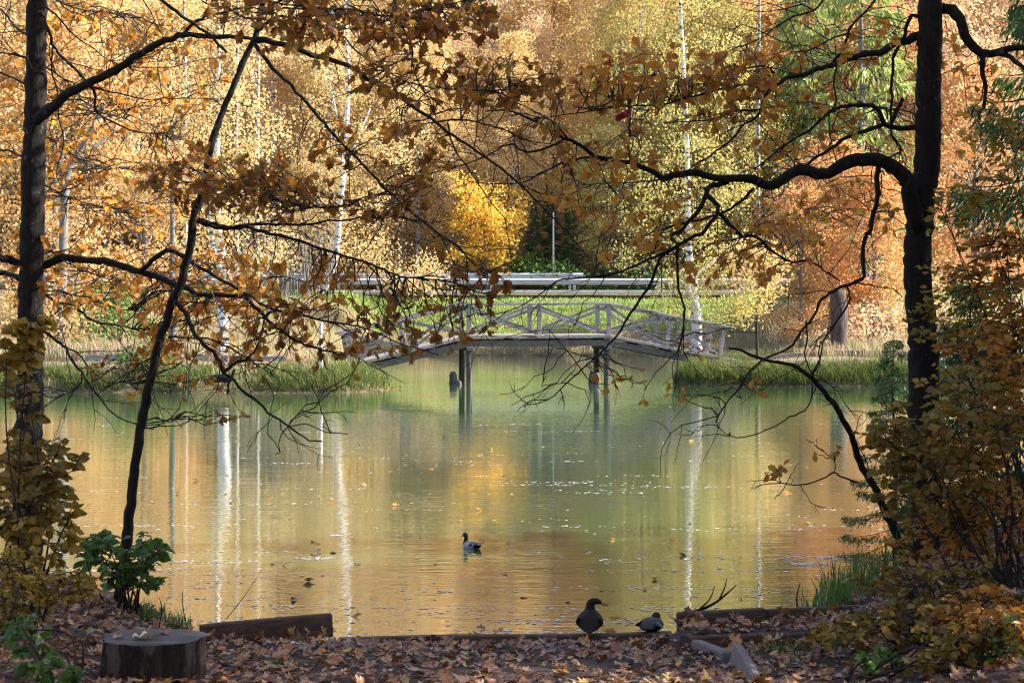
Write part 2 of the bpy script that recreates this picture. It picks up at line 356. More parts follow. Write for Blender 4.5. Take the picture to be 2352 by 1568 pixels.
# pond: a sheet cut to the pond's outline, a hand's breadth past the waterline
wx = np.array([-60, 60]); 
wv = np.array([(-61, 14, 0), (61, 14, 0), (61, 92, 0), (-61, 92, 0)], dtype=float)
wo = link('water', mesh_np('water', wv, np.array([[0, 1, 2, 3]])), M['water'])
tag(wo, 'still green pond with rippled reflections', None, None, 'structure')

# road behind the far bank
def strip(name, x0, x1, ya, yb, z, mat, n=40):
    xx = np.linspace(x0, x1, n); V = np.concatenate([np.stack([xx, np.full(n, ya), np.full(n, z)], -1), np.stack([xx, np.full(n, yb), np.full(n, z)], -1)])
    i = np.arange(n - 1); return link(name, mesh_np(name, V, np.stack([i, i + 1, n + i + 1, n + i], -1)), mat)
tag(strip('road', -200, 200, 99.2, 105.5, 2.815, M['asphalt']), 'grey road behind the guard rails', None, None, 'structure')
kb = link('kerb', box_mesh('kerb', (400, 0.3, 0.13), 0.01), M['verge'], None, (0, 97.1, 2.79))
tag(kb, 'pale concrete kerb along the near edge of the road', None, None, 'structure')

# footpaths on the two tongues of land
def path_strip(name, pts, wd, label):
    P = smooth_path(np.array([(a, b, 0) for a, b in pts], float), 0.4)
    T = np.gradient(P, axis=0); N = np.stack([-T[:, 1], T[:, 0], 0 * T[:, 0]], -1); N /= np.linalg.norm(N, axis=1)[:, None]
    k = 6; rows = []
    for j in range(k):
        Q = P + N * (j / (k - 1) - 0.5) * wd * (1 + 0.08 * np.sin(P[:, :1] * 2 + j)); Q[:, 2] = ground_z(Q[:, 0], Q[:, 1]) + 0.03; rows.append(Q)
    V = np.concatenate(rows); n = len(P); F = []
    for j in range(k - 1):
        i = np.arange(n - 1); F.append(np.stack([j * n + i, j * n + i + 1, (j + 1) * n + i + 1, (j + 1) * n + i], -1))
    return tag(link(name, mesh_np(name, V, np.concatenate(F), None, None, True), M['path']), label, None, None, 'structure')
path_strip('path', [(-5.2, 64.6), (-6.6, 64.2), (-9, 63.4), (-13, 63.3), (-20, 63.6), (-30, 64)], 1.7, 'trodden leafy footpath on the left tongue of land')
path_strip('path', [(6.9, 66.9), (8.4, 67.0), (11, 66.6), (14, 66.4), (20, 67), (30, 68)], 1.9, 'trodden leafy footpath on the right tongue of land')

# ------------------------------------------------------------------ grass (stuff)
def place_template(TV, TF, pos, ax, ay, az, size):
    """instances of a template (k,3) with per-instance axes; returns V, F"""
    k = len(TV); n = len(pos)
    V = pos[:, None, :] + size[:, None, None] * (TV[None, :, 0:1] * ax[:, None, :] + TV[None, :, 1:2] * ay[:, None, :] + TV[None, :, 2:3] * az[:, None, :])
    F = TF[None] + (np.arange(n) * k)[:, None, None]
    return V.reshape(-1, 3), F.reshape(-1, TF.shape[1]), k

def unit(v): return v / (np.linalg.norm(v, axis=1)[:, None] + 1e-9)

def grass(name, xy, length, width, mat, label, droop=0.5, dirx=None):
    n = len(xy); z = ground_z(xy[:, 0], xy[:, 1])
    pos = np.column_stack([xy, z - 0.02])
    az_ = rng.uniform(0, 2 * np.pi, n)
    lean = np.column_stack([np.cos(az_), np.sin(az_), np.zeros(n)]) * rng.uniform(0.05, droop, n)[:, None]
    if dirx is not None: lean += np.asarray(dirx)
    side = unit(np.column_stack([-np.sin(az_ + rng.uniform(-1, 1, n)), np.cos(az_), np.zeros(n)]))
    Ln = length * rng.uniform(0.45, 1.15, n)
    up = np.array([0, 0, 1.0])
    p0 = pos; p1 = pos + (up * 0.6 + lean * 0.35) * Ln[:, None]; p2 = pos + (up * 0.95 + lean * 1.0) * Ln[:, None]
    ww = width * rng.uniform(0.6, 1.3, n)[:, None] * side / 2
    V = np.stack([p0 - ww, p0 + ww, p1 + ww * 0.8, p1 - ww * 0.8, p2], 1).reshape(-1, 3)
    b = (np.arange(n) * 5)[:, None]
    Q = b + np.array([[0, 1, 2, 3]]); T = b + np.array([[3, 2, 4]])
    me = mesh_np(name, V, [Q, T], np.repeat(rng.uniform(0, 1, n), 5))
    return tag(link(name, me, mat), label, None, None, 'stuff')

def scatter(n, x0, x1, y0, y1, f):
    out = []; tot = 0
    while tot < n:
        x = rng.uniform(x0, x1, n * 3); y = rng.uniform(y0, y1, n * 3); k = f(x, y, shore_dist(x, y)); o = np.column_stack([x, y])[k]; out.append(o); tot += len(o)
        if len(out) > 40: break
    return np.concatenate(out)[:n]
hashn = lambda x, y: 0.5 + 0.5 * wav(x * 0.8, y * 0.8)
grass('grass', scatter(48000, -22, 20, 88, 96.6, lambda x, y, s: (s > 0) & (y > 92.2 + 1.6 * (hashn(x, y) - .5))), 0.22, 0.032, M['g_slope'], 'bright green mown grass on the slope below the road')
grass('grass', scatter(42000, -26, 24, 72, 95, lambda x, y, s: (s > 0.02) & (y < 94.2) & (y > np.where((x > -7) & (x < 10.5), 88, 73)) & (rng.uniform(0, 1, x.shape) < np.where(y < 92, 1, .35))), 0.36, 0.025, M['g_dry'], 'dry reddish grass along the foot of the slope')
grass('grass', scatter(13000, 4.9, 15, 63, 72, lambda x, y, s: (s > 0.0) & (s < 0.85 + 0.3 * hashn(x, y))), 0.55, 0.018, M['g_lush'], 'lush green grass overhanging the water on the right tongue of land', 1.1, (0, -0.2, 0))
grass('grass', scatter(2500, 8.5, 16, 67, 73, lambda x, y, s: (s > 3.6)), 0.6, 0.03, M['g_dry'], 'dry reddish grass behind the right footpath')
grass('grass', scatter(12000, -16, -3.5, 59, 70, lambda x, y, s: (s > 0.0) & (s < 1.5) & (rng.uniform(0, 1, x.shape) < 0.25 + 0.75 * (hashn(x * 1.6, y) > 0.45))), 0.5, 0.018, M['g_lush'], 'uneven green grass along the left tongue of land', 1.0, (0, -0.15, 0))
grass('grass', scatter(4000, -18, -5, 60, 74, lambda x, y, s: (s > 4.6) | ((s < 1.6) & (s > .1) & (rng.uniform(0, 1, x.shape) < .3))), 0.6, 0.035, M['g_dry'], 'dry straw coloured grass round the left footpath')

def tuft(center, r, n, length, label, mat='herb_green'):
    a = rng.uniform(0, 2 * np.pi, n); d = r * np.sqrt(rng.uniform(0, 1, n))
    return tag(grass('grass_tuft', np.column_stack([center[0] + d * np.cos(a), center[1] + d * np.sin(a)]), length, 0.012, M[mat], label, 0.6), label, 'grass', None, None)

# ------------------------------------------------------------------ footbridge
TH = R(10); U = np.array([math.cos(TH), math.sin(TH), 0]); NB = np.array([-math.sin(TH), math.cos(TH), 0])
B0 = np.array([0.857, 65.0, 0]); TB = 2.26; BW = 1.6
SL, SR = 0.235, 0.194
def deck_z(t):
    return 1.457 + (SL * (t + TB) if t < -TB else (-SR * (t - TB) if t > TB else 0.0))
def slope(t): return SL if t < -TB - 0.01 else (-SR if t > TB + 0.01 else 0.0)
def BP(t, s, z): return B0 + U * t + NB * s + np.array([0, 0, z])
bridge = empty('footbridge', tuple(B0), 'weathered grey timber footbridge with cross braced railings over the pond', 'bridge')
bridge_parts = []
def bb(name, a, b, wy, hz, mat, up=(0, 0, 1), warp=0.004, bevel=0.008):
    o = bar(name, a, b, wy, hz, mat, None, up, bevel, warp); bridge_parts.append(o); return o
ENDL, ENDR = -6.75, 6.75
segs = [(ENDL, -TB), (-TB, TB), (TB, ENDR)]
for si, (ta, tb) in enumerate(segs):
    nb = 8
    for k in range(nb):                                  # deck boards run along the bridge
        s = -0.12 + (BW + 0.24) * (k + 0.5) / nb; wd = (BW + 0.24) / nb - 0.012
        za, zb = deck_z(ta) + 0.05, deck_z(tb) + 0.05
        e = 0.004
        bb('deck_board', BP(ta + e, s, za + random.uniform(-.004, .004)), BP(tb - e, s, zb + random.uniform(-.004, .004)), wd, 0.10, M['wood_grey'], warp=0.003)
    for s in (0.0, BW):                                  # bearers under the deck
        bb('bearer', BP(ta - .02, s, deck_z(ta) - 0.165), BP(tb + .02, s, deck_z(tb) - 0.165), 0.14, 0.195, M['wood_dark'])
for t in (-5.7, -4.5, -3.4, -2.2, -0.75, 0.75, 2.2, 3.3, 4.4, 5.5):
    bb('cross_beam', BP(t, -0.1, deck_z(t) - 0.034), BP(t, BW + 0.1, deck_z(t) - 0.034), 0.2, 0.066, M['wood_dark'])
PT = [-5.9, -4.08, -TB, 0.0, TB, 4.13, 5.9]
RH = 1.12
for s in (-0.04, BW + 0.04):
    tops = []
    for t in PT:
        sl = slope(t) * 0.8; z0 = deck_z(t) - 0.02
        a = BP(t, s, z0); b = BP(t - sl * RH, s, deck_z(t) + RH - 0.06)
        up = -NB
        bb('post', a, b, 0.13, 0.09, M['wood_grey'], up=tuple(U) if False else tuple(NB))
        tops.append((t - sl * RH, deck_z(t) + RH))
    # top rail in three pieces
    def rail_pt(t): return t, deck_z(t) + RH
    for ta, tb in ((-6.35, -TB), (-TB, TB), (TB, 6.4)):
        za = (deck_z(ta) + RH); zb = deck_z(tb) + RH
        bb('rail', BP(ta, s, za - 0.035), BP(tb, s, zb - 0.035), 0.16, 0.075, M['wood_grey'])
    for i in range(len(PT) - 1):
        t0, t1 = PT[i], PT[i + 1]; x0, x1 = tops[i][0], tops[i + 1][0]
        so = 0.052 if s < 0.5 else -0.052
        bb('brace', BP(t0 + .06, s + so, deck_z(t0) + 0.14), BP(x1 - .06, s + so, tops[i + 1][1] - 0.14), 0.035, 0.085, M['wood_grey'])
        so2 = so * 1.75
        bb('brace', BP(x0 + .06, s + so2, tops[i][1] - 0.14), BP(t1 - .06, s + so2, deck_z(t1) + 0.14), 0.035, 0.085, M['wood_grey'])
for t in (-TB + 0.02, TB - 0.05):
    bb('cap_beam', BP(t, -0.2, 1.13), BP(t, BW + 0.2, 1.13), 0.22, 0.125, M['wood_dark'])
    for s in (0.02, BW - 0.02):
        mb = MB(); P = np.linspace(BP(t, s, -1.2), BP(t, s, 1.066), 8); tube(mb, P, 0.095 * np.linspace(1.03, 0.97, 8), 14, rough=0.03)
        o = link('pile', mb.mesh('pile', True), M['pile']); bridge_parts.append(o)
bridge.location = (0, 0, 0)
for o in bridge_parts: o.parent = bridge

# old cut piles beside the bridge legs
def old_pile(px, py_top, py_w, wpx, lean, label):
    Yd = FOC * CH / (py_w - HOR); a = W(px, py_w, Yd); pm = FOC / Yd
    h = (py_w - py_top) / pm; r = wpx / 2 / pm
    mb = MB(); n = 9
    P = np.array([[a[0] + lean * t * h, Yd, -0.6 + (h + 0.6) * t] for t in np.linspace(0, 1, n)])
    rad = r * np.array([1, 1.02, 1, 1.03, .98, 1, .97, .9, .55]); tube(mb, P, rad, 9, rough=0.10)
    o = link('old_pile', mb.mesh('old_pile'), M['pile'])
    tag(o, label, 'wooden pile')
old_pile(1043, 853, 881, 19, -0.1, 'broad dark rotten pile stub left of the left bridge legs')
old_pile(1055, 873, 883, 14, 0.0, 'small pointed pile stub against the left bridge legs')
old_pile(1359, 852, 880, 17, 0.05, 'tall dark rotten pile stub left of the right bridge legs')
old_pile(1372, 856, 881, 16, -0.05, 'paler blunt pile stub against the right bridge legs')

# ------------------------------------------------------------------ guard rails, poles
def guard_rail(x0, x1, y, zt, label, step=4.0, hb=0.31):
    root = empty('guard_rail', ((x0 + x1) / 2, y, 2.8), label, 'guard rail')
    prof = np.array([(0.0, 0.0), (-0.02, -0.03), (-0.075, -0.07), (-0.075, -0.11), (-0.01, -0.145), (-0.01, -0.165), (-0.075, -0.20), (-0.075, -0.24), (-0.02, -0.28), (0, -0.31)]) * (1, hb / .31)
    prof = np.concatenate([prof, prof[::-1] + (0.012, 0)])
    n = max(2, int((x1 - x0) / 4) + 1); k = len(prof)
    xx = np.linspace(x0, x1, n); V = np.array([[x, y + p[0], zt + p[1]] for x in xx for p in prof]) - np.array(root.location)
    F = []
    for i in range(n - 1):
        for j in range(k): F.append((i * k + j, i * k + (j + 1) % k, (i + 1) * k + (j + 1) % k, (i + 1) * k + j))
    F += []
    link('beam', mesh_np('beam', V, np.array(F)), M['steel'], root)
    pm = box_mesh('post', (0.11, 0.12, zt - 2.75), 0.004)
    for x in np.arange(x0 + 1, x1, step):
        link('post', pm, M['steel'], root, (x - root.location[0], 0.075, (zt + 2.75) / 2 - 0.03 - 2.8))
    return root
guard_rail(-34, 36, 98.6, 3.42, 'long galvanised guard rail along the near edge of the road')
guard_rail(-34, 3.7, 106.2, 3.72, 'galvanised guard rail along the far edge of the road ending behind the bridge', hb=0.33)
guard_rail(14.6, 44, 106.2, 3.72, 'short galvanised guard rail across the road at right behind the oak', hb=0.33)
mb = MB(); a = W(1271, 632, 107.2); tube(mb, np.linspace([a[0], 107.2, 2.7], [a[0], 107.2, 6.9], 5), [0.06, 0.055, 0.05, 0.045, 0.04], 10)
tag(link('road_pole', mb.mesh('road_pole', True), M['steel']), 'thin grey metal pole standing behind the guard rail', 'pole')
mb = MB(); a = W(1307, 632, 107.5); tube(mb, np.linspace([a[0], 107.5, 2.7], [a[0], 107.5, 4.4], 4), [0.045, 0.04, 0.04, 0.035], 8)
tag(link('marker_post', mb.mesh('marker_post', True), M['wood_pale']), 'short pale post right of the thin metal pole', 'post')

# edging boards of the footpaths
def edging(pts, label):
    P = np.array([(x, y, ground_z(x, y) + 0.10) for x, y in pts])
    o = bar('edging_board', P[0], P[1], 0.06, 0.24, M['wood_grey'], None, (0, 0, 1), 0.006, 0.008)
    tag(o, label, 'board', 'footpath edging boards')
edging([(7.9, 68.1), (10.6, 68.0)], 'grey edging board behind the right footpath, nearest the bridge end')
edging([(10.7, 68.05), (13.6, 67.9)], 'grey edging board behind the right footpath by the grey snag')
edging([(-13.4, 64.35), (-10.4, 64.4)], 'grey edging board behind the left footpath, by the dark trunk')
edging([(-10.3, 64.45), (-7.2, 64.9)], 'grey edging board behind the left footpath, by the white birch')

# ------------------------------------------------------------------ timber steps in the foreground
def timber(pa, pb, th, hh, label, mat='wood_step', zofs=0.0, name='step_timber'):
    """pa, pb: (column, row of the top edge, distance)"""
    a = W(*pa); b = W(*pb)
    a = a - np.array([0, -th / 2, hh / 2]); b = b - np.array([0, -th / 2, hh / 2])
    return tag(bar(name, a, b, th, hh, M[mat], None, (0, 0, 1), 0.012, 0.006), label, 'timber', 'timber steps going down to the pond')
timber((775, 1466, 17.72), (1545, 1452, 17.8), 0.10, 0.16, 'long low timber along the waterline that the brown duck sits on')
timber((458, 1436, 17.3), (763, 1411, 17.45), 0.09, 0.2, 'thick dark timber tilted up at its right end behind the stump')
timber((380, 1527, 15.3), (760, 1520, 15.35), 0.09, 0.13, 'low timber half buried in leaves right of the stump')
timber((-60, 1540, 15.1), (330, 1530, 15.3), 0.09, 0.13, 'low timber half buried in leaves left of the stump')
timber((1556, 1408, 17.5), (1760, 1399, 17.55), 0.09, 0.27, 'dark upright board at the waterline right of the ducks')
timber((1752, 1400, 17.62), (1975, 1393, 17.66), 0.08, 0.28, 'dark board behind the waterline board, its far end in the yellow shrub')
timber((1585, 1462, 16.5), (2010, 1449, 16.6), 0.10, 0.26, 'long dark board holding the upper step under the yellow shrub')
a = W(1600, 1482, 16.35); b = W(1668, 1512, 15.5)
tag(bar('step_timber', a, b, 0.08, 0.10, M['wood_pale'], None, (0, 0, 1), 0.012, 0.006), 'short pale stake lying at the end of the long dark board', 'timber', 'timber steps going down to the pond')
a = W(1690, 1505, 15.5); b = W(1728, 1580, 14.0)
tag(bar('step_timber', a, b, 0.07, 0.2, M['wood_pale'], None, (0.25, 0, 1), 0.015, 0.008), 'pale grey weathered plank on edge at the bottom of the picture', 'timber', 'timber steps going down to the pond')

# stump
def stump():
    Yd = 14.35; pm = FOC / Yd
    c = W(352, 1462, Yd); zt = c[2]; zb = zt - 0.62
    root = empty('tree_stump', (c[0], Yd, zb), 'sawn tree stump with dark bark and a pale leaf on top', 'stump')
    r = 115 / pm
    n = 150; m = 26; V = []
    ph = rng.uniform(0, 6.28, 6)
    for i in range(m):
        t = i / (m - 1); z = 0.62 * t
        for j in range(n):
            a = j / n * 2 * math.pi
            fl = 1 + 0.25 * (1 - t) ** 2.2 * (1 + 0.5 * math.sin(a * 5 + ph[0]))
            rr = r * fl * (1 + 0.025 * math.sin(a * 7 + ph[1] + t) + 0.02 * math.sin(a * 17 + ph[2] + 2 * t) + 0.02 * (abs(math.sin(a * 15 + 1.6 * math.sin(t * 7 + a * 3) + ph[3])) ** 0.5 - 0.7) * (1 if i < m - 1 else .3)) + rng.normal(0, 0.0025)
            V.append((rr * math.cos(a), rr * math.sin(a), z))
    idx = np.arange(m * n).reshape(m, n); nxt = np.roll(idx, -1, 1)
    Q = np.stack([idx[:-1], nxt[:-1], nxt[1:], idx[1:]], -1).reshape(-1, 4)
    link('bark', mesh_np('bark', np.array(V), Q), M['stump_bark'], root)
    top = np.array(V[-n:]); rings = [top * (1, 1, 1)]
    for k, f in enumerate((0.95, 0.7, 0.4, 0.12)):
        q = top.copy(); q[:, :2] *= f; q[:, 2] += 0.006 + 0.006 * np.sin(3 * np.arctan2(q[:, 1], q[:, 0]) + k) * f; rings.append(q)
    VV = np.concatenate(rings); idx = np.arange(len(rings) * n).reshape(-1, n); nxt = np.roll(idx, -1, 1)
    Q = np.stack([idx[:-1], nxt[:-1], nxt[1:], idx[1:]], -1).reshape(-1, 4)
    T = np.stack([idx[-1], nxt[-1], np.full(n, len(VV))], -1); VV = np.vstack([VV, VV[-n:].mean(0)])
    link('cut_face', mesh_np('cut_face', VV, [Q, T]), M['stump_top'], root)
    return c, zt, r
ST = stump()

# ------------------------------------------------------------------ ducks
def loft(stations, n=22):
    """stations: (pos, half width, half height); returns V, Q, T, ring index"""
    P = smooth_path(np.array([[*p, w_, h_] for p, w_, h_ in stations], float), 0.011)
    pos = P[:, :3]; T = np.gradient(pos, axis=0); T /= np.linalg.norm(T, axis=1)[:, None]
    side = np.array([0, 1.0, 0]); V = []
    for i in range(len(P)):
        s = side - T[i] * side.dot(T[i]); s /= np.linalg.norm(s); side = s; u = np.cross(T[i], s)
        for j in range(n):
            a = 2 * math.pi * j / n; V.append(pos[i] + s * P[i, 3] * math.cos(a) + u * P[i, 4] * math.sin(a))
    m = len(P); idx = np.arange(m * n).reshape(m, n); nxt = np.roll(idx, -1, 1)
    Q = np.stack([idx[:-1], nxt[:-1], nxt[1:], idx[1:]], -1).reshape(-1, 4)
    V = np.array(V); V = np.vstack([V, pos[:1], pos[-1:]])
    jj = np.arange(n); kk = (jj + 1) % n
    Tt = np.concatenate([np.stack([kk, jj, np.full(n, m * n)], -1), np.stack([(m - 1) * n + jj, (m - 1) * n + kk, np.full(n, m * n + 1)], -1)])
    ring = np.concatenate([np.repeat(np.linspace(0, 1, m), n), [0, 1]])
    return V, Q, Tt, ring

def shell(center, size, rot, n=12, m=8):
    """flattened leaf shaped pad: a folded wing"""
    V = []
    for i in range(m + 1):
        t = i / m; x = 1 - 2 * t; ww = (max(0, 1 - abs(x) ** 2.2)) ** 0.5 * (0.55 + 0.45 * (0.5 + 0.5 * x))
        for j in range(n):
            a = 2 * math.pi * j / n; V.append((x * size[0], math.cos(a) * size[1] * max(ww, .02), math.sin(a) * size[2] * max(ww, .02)))
    V = np.array(V); idx = np.arange((m + 1) * n).reshape(m + 1, n); nxt = np.roll(idx, -1, 1)
    Q = np.stack([idx[:-1], nxt[:-1], nxt[1:], idx[1:]], -1).reshape(-1, 4)
    Rm = np.array(rot.to_matrix()); return V @ Rm.T + np.array(center), Q

from mathutils import Euler
def duck(loc, yaw, scale, drake, pose, label):
    root = empty('duck', loc, label, 'duck', 'mallard ducks'); root.rotation_euler = (0, 0, yaw); root.scale = (scale, scale * (1.28 if pose == 'upright' else 1.1), scale * (0.94 if pose == 'upright' else 1))
    if pose == 'swim':
        st = [((-.275, 0, .115), .012, .006), ((-.235, 0, .098), .042, .016), ((-.17, 0, .07), .07, .042), ((-.08, 0, .05), .095, .07), ((.02, 0, .04), .102, .085), ((.10, 0, .04), .09, .085), ((.15, 0, .06), .066, .07), ((.168, 0, .105), .042, .046), ((.165, 0, .15), .031, .034), ((.168, 0, .185), .033, .036), ((.19, 0, .212), .036, .037), ((.222, 0, .212), .031, .031), ((.25, 0, .198), .017, .017), ((.256, 0, .195), .008, .008)]
        head_t, bill = 0.60, [((.245, 0, .197), .014, .014), ((.27, 0, .187), .015, .009), ((.30, 0, .178), .016, .006), ((.315, 0, .176), .010, .003)]
        wz, wrot = (-.04, .075, .075), (R(-58), R(6), R(-3))
    elif pose == 'upright':
        st = [((-.17, 0, .012), .016, .008), ((-.14, 0, .03), .05, .022), ((-.09, 0, .07), .085, .06), ((-.03, 0, .105), .10, .085), ((.03, 0, .135), .092, .085), ((.075, 0, .175), .066, .066), ((.09, 0, .215), .04, .042), ((.09, -.002, .245), .033, .034), ((.088, -.008, .272), .035, .035), ((.082, -.028, .292), .036, .034), ((.078, -.058, .29), .029, .028), ((.076, -.08, .278), .017, .016), ((.075, -.086, .275), .008, .008)]
        head_t, bill = 0.68, [((.0765, -.076, .279), .014, .012), ((.074, -.10, .268), .015, .008), ((.072, -.128, .259), .014, .006), ((.071, -.138, .257), .008, .003)]
        wz, wrot = (-.045, .08, .105), (R(-62), R(24), R(-6))
    else:
        st = [((-.19, 0, .05), .012, .006), ((-.155, 0, .055), .045, .016), ((-.10, 0, .065), .08, .045), ((-.03, 0, .07), .105, .068), ((.05, 0, .07), .105, .072), ((.11, 0, .075), .08, .066), ((.14, 0, .10), .05, .05), ((.13, -.01, .13), .036, .036), ((.105, -.022, .145), .038, .037), ((.075, -.035, .142), .034, .033), ((.05, -.045, .13), .018, .018), ((.045, -.047, .128), .008, .008)]
        head_t, bill = 0.62, [((.055, -.043, .133), .014, .012), ((.03, -.052, .122), .014, .008), ((.005, -.06, .116), .012, .005)]
        wz, wrot = (-.045, .085, .085), (R(-52), R(4), R(-5))
    V, Q, Tt, ring = loft(st)
    c = np.zeros((len(V), 3))
    if drake:
        c[:] = (0.30, 0.30, 0.33) if pose == 'swim' else (0.05, 0.05, 0.058)                                         # pale grey flanks
        zt = V[:, 2]; x = V[:, 0]
        bk = (np.abs(V[:, 1]) < 0.05) & (zt > np.interp(x, [-.25, .1], [0.09, 0.10]) * (1 if pose == 'swim' else 1.1)); c[bk] = (0.07, 0.06, 0.06)
        c[x < -0.165] = (0.012, 0.012, 0.014)
        c[x < -0.245] = (0.55, 0.55, 0.56)
        br = (ring > head_t - 0.20) & (ring < head_t - 0.05); c[br & (pose == 'swim')] = (0.30, 0.24, 0.23)
        c[(ring > head_t - 0.05)] = (0.45, 0.45, 0.45); c[ring > head_t - 0.01] = (0.006, 0.018, 0.012)
    else:
        c[:] = (0.02, 0.015, 0.012)
        c[(np.abs(V[:, 1]) < 0.05) & (V[:, 2] > 0.1)] = (0.013, 0.010, 0.009)
        c[ring > head_t] = (0.014, 0.011, 0.009)
        c[(ring > head_t + .12) & (V[:, 2] > st[-3][0][2] + 0.005)] = (0.016, 0.012, 0.01)
    link('body', mesh_np('body', V, [Q, Tt], None, c, True), M['duck'], root)
    BV, BQ, BT, _ = loft(bill, 12)
    link('bill', mesh_np('bill', BV, [BQ, BT], None, None, True), M['bill'], root)
    for sgn in (1, -1):
        SV, SQ = shell((wz[0], wz[1] * sgn, wz[2]), (.125, .05, .016), Euler((wrot[0] * sgn, wrot[1], wrot[2] * sgn)))
        wc = np.zeros((len(SV), 3)); wc[:] = (0.045, 0.04, 0.042) if drake else (0.016, 0.012, 0.010)
        tt = np.repeat(np.linspace(0, 1, 9), 12)
        wc[(tt > 0.45) & (tt < 0.56)] = (0.62, 0.62, 0.64); wc[(tt >= 0.56) & (tt < 0.7)] = (0.02, 0.03, 0.12)
        wc[tt >= 0.7] = (0.03, 0.027, 0.026)
        link('wing', mesh_np('wing', SV, SQ, None, wc, True), M['duck'], root)
    for sgn in (1, -1):                                                    # eyes
        i = int(np.argmin(np.abs(ring - (head_t + (1 - head_t) * 0.70))))
        sel = np.abs(ring - ring[i]) < 1e-6; hc = V[sel].mean(0); wdt = np.array(V[sel]); 
        k = 0 if sgn > 0 else 11
        e = wdt[k] * 1.0 + (hc - wdt[k]) * 0.05 + np.array([0, 0, 0.006])
        mbe = MB(); P = np.array([e + (e - hc) * f * .12 for f in (-1, 0, .6, 1)]); tube(mbe, P, [0.003, .0045, .003, .0008], 8)
        link('eye', mbe.mesh('eye', True), M['black_plastic'], root)
    if pose == 'upright' :
        for sgn in (1, -1):
            mbf = MB(); tube(mbf, np.array([(.0, .04 * sgn, .07), (.0, .04 * sgn, .02), (.0, .04 * sgn, .006)]), [.008, .006, .006], 7)
            for dy in (-.018, 0, .018):
                tube(mbf, np.array([(.0, .04 * sgn, .006), (.045, .04 * sgn + dy, .004)]), [.005, .003], 5)
            link('foot', mbf.mesh('foot', True), M['bill'], root)
    return root
sw = W(1083, 1258, FOC * CH / (1258 - HOR))
duck((sw[0], sw[1], -0.012), R(180 - 57), 0.74, True, 'swim', 'drake with dark head and pale grey body swimming on the pond')
d2 = W(1355, 1449, 17.84); duck((d2[0], 17.86, d2[2]), R(86), 0.9, False, 'upright', 'brown duck sitting upright on the long low timber, head turned right')
d3 = W(1494, 1452, 17.86); duck((d3[0] + .01, 17.95, d3[2] - 0.01), R(70), 0.9, True, 'rest', 'black and grey drake resting with lowered head beside the brown duck')

# ------------------------------------------------------------------ trees of the wood
LEAFQ_V = np.array([(0, 0, 0), (0.5, 0.36, 0.05), (1, 0, 0), (0.5, -0.36, 0.05)]); LEAFQ_F = np.array([[0, 1, 2, 3]])
def leaf_mesh(name, pos, size, r, down=0.3, TV=LEAFQ_V, TF=LEAFQ_F, dirs=None, clump=None):
    n = len(pos)
    ax = r.normal(0, 1, (n, 3)) if dirs is None else dirs + r.normal(0, 0.35, (n, 3))
    ax[:, 2] -= down; ax = unit(ax)
    az = unit(np.cross(ax, r.normal(0, 1, (n, 3)))); ay = np.cross(az, ax)
    V, F, k = place_template(TV, TF, pos, ax, ay, az, size * r.uniform(0.7, 1.3, n))
    v = r.uniform(0, 1, n) if clump is None else np.mod(clump + r.uniform(-0.22, 0.22, n), 1)
    return mesh_np(name, V, F, np.repeat(v, k))

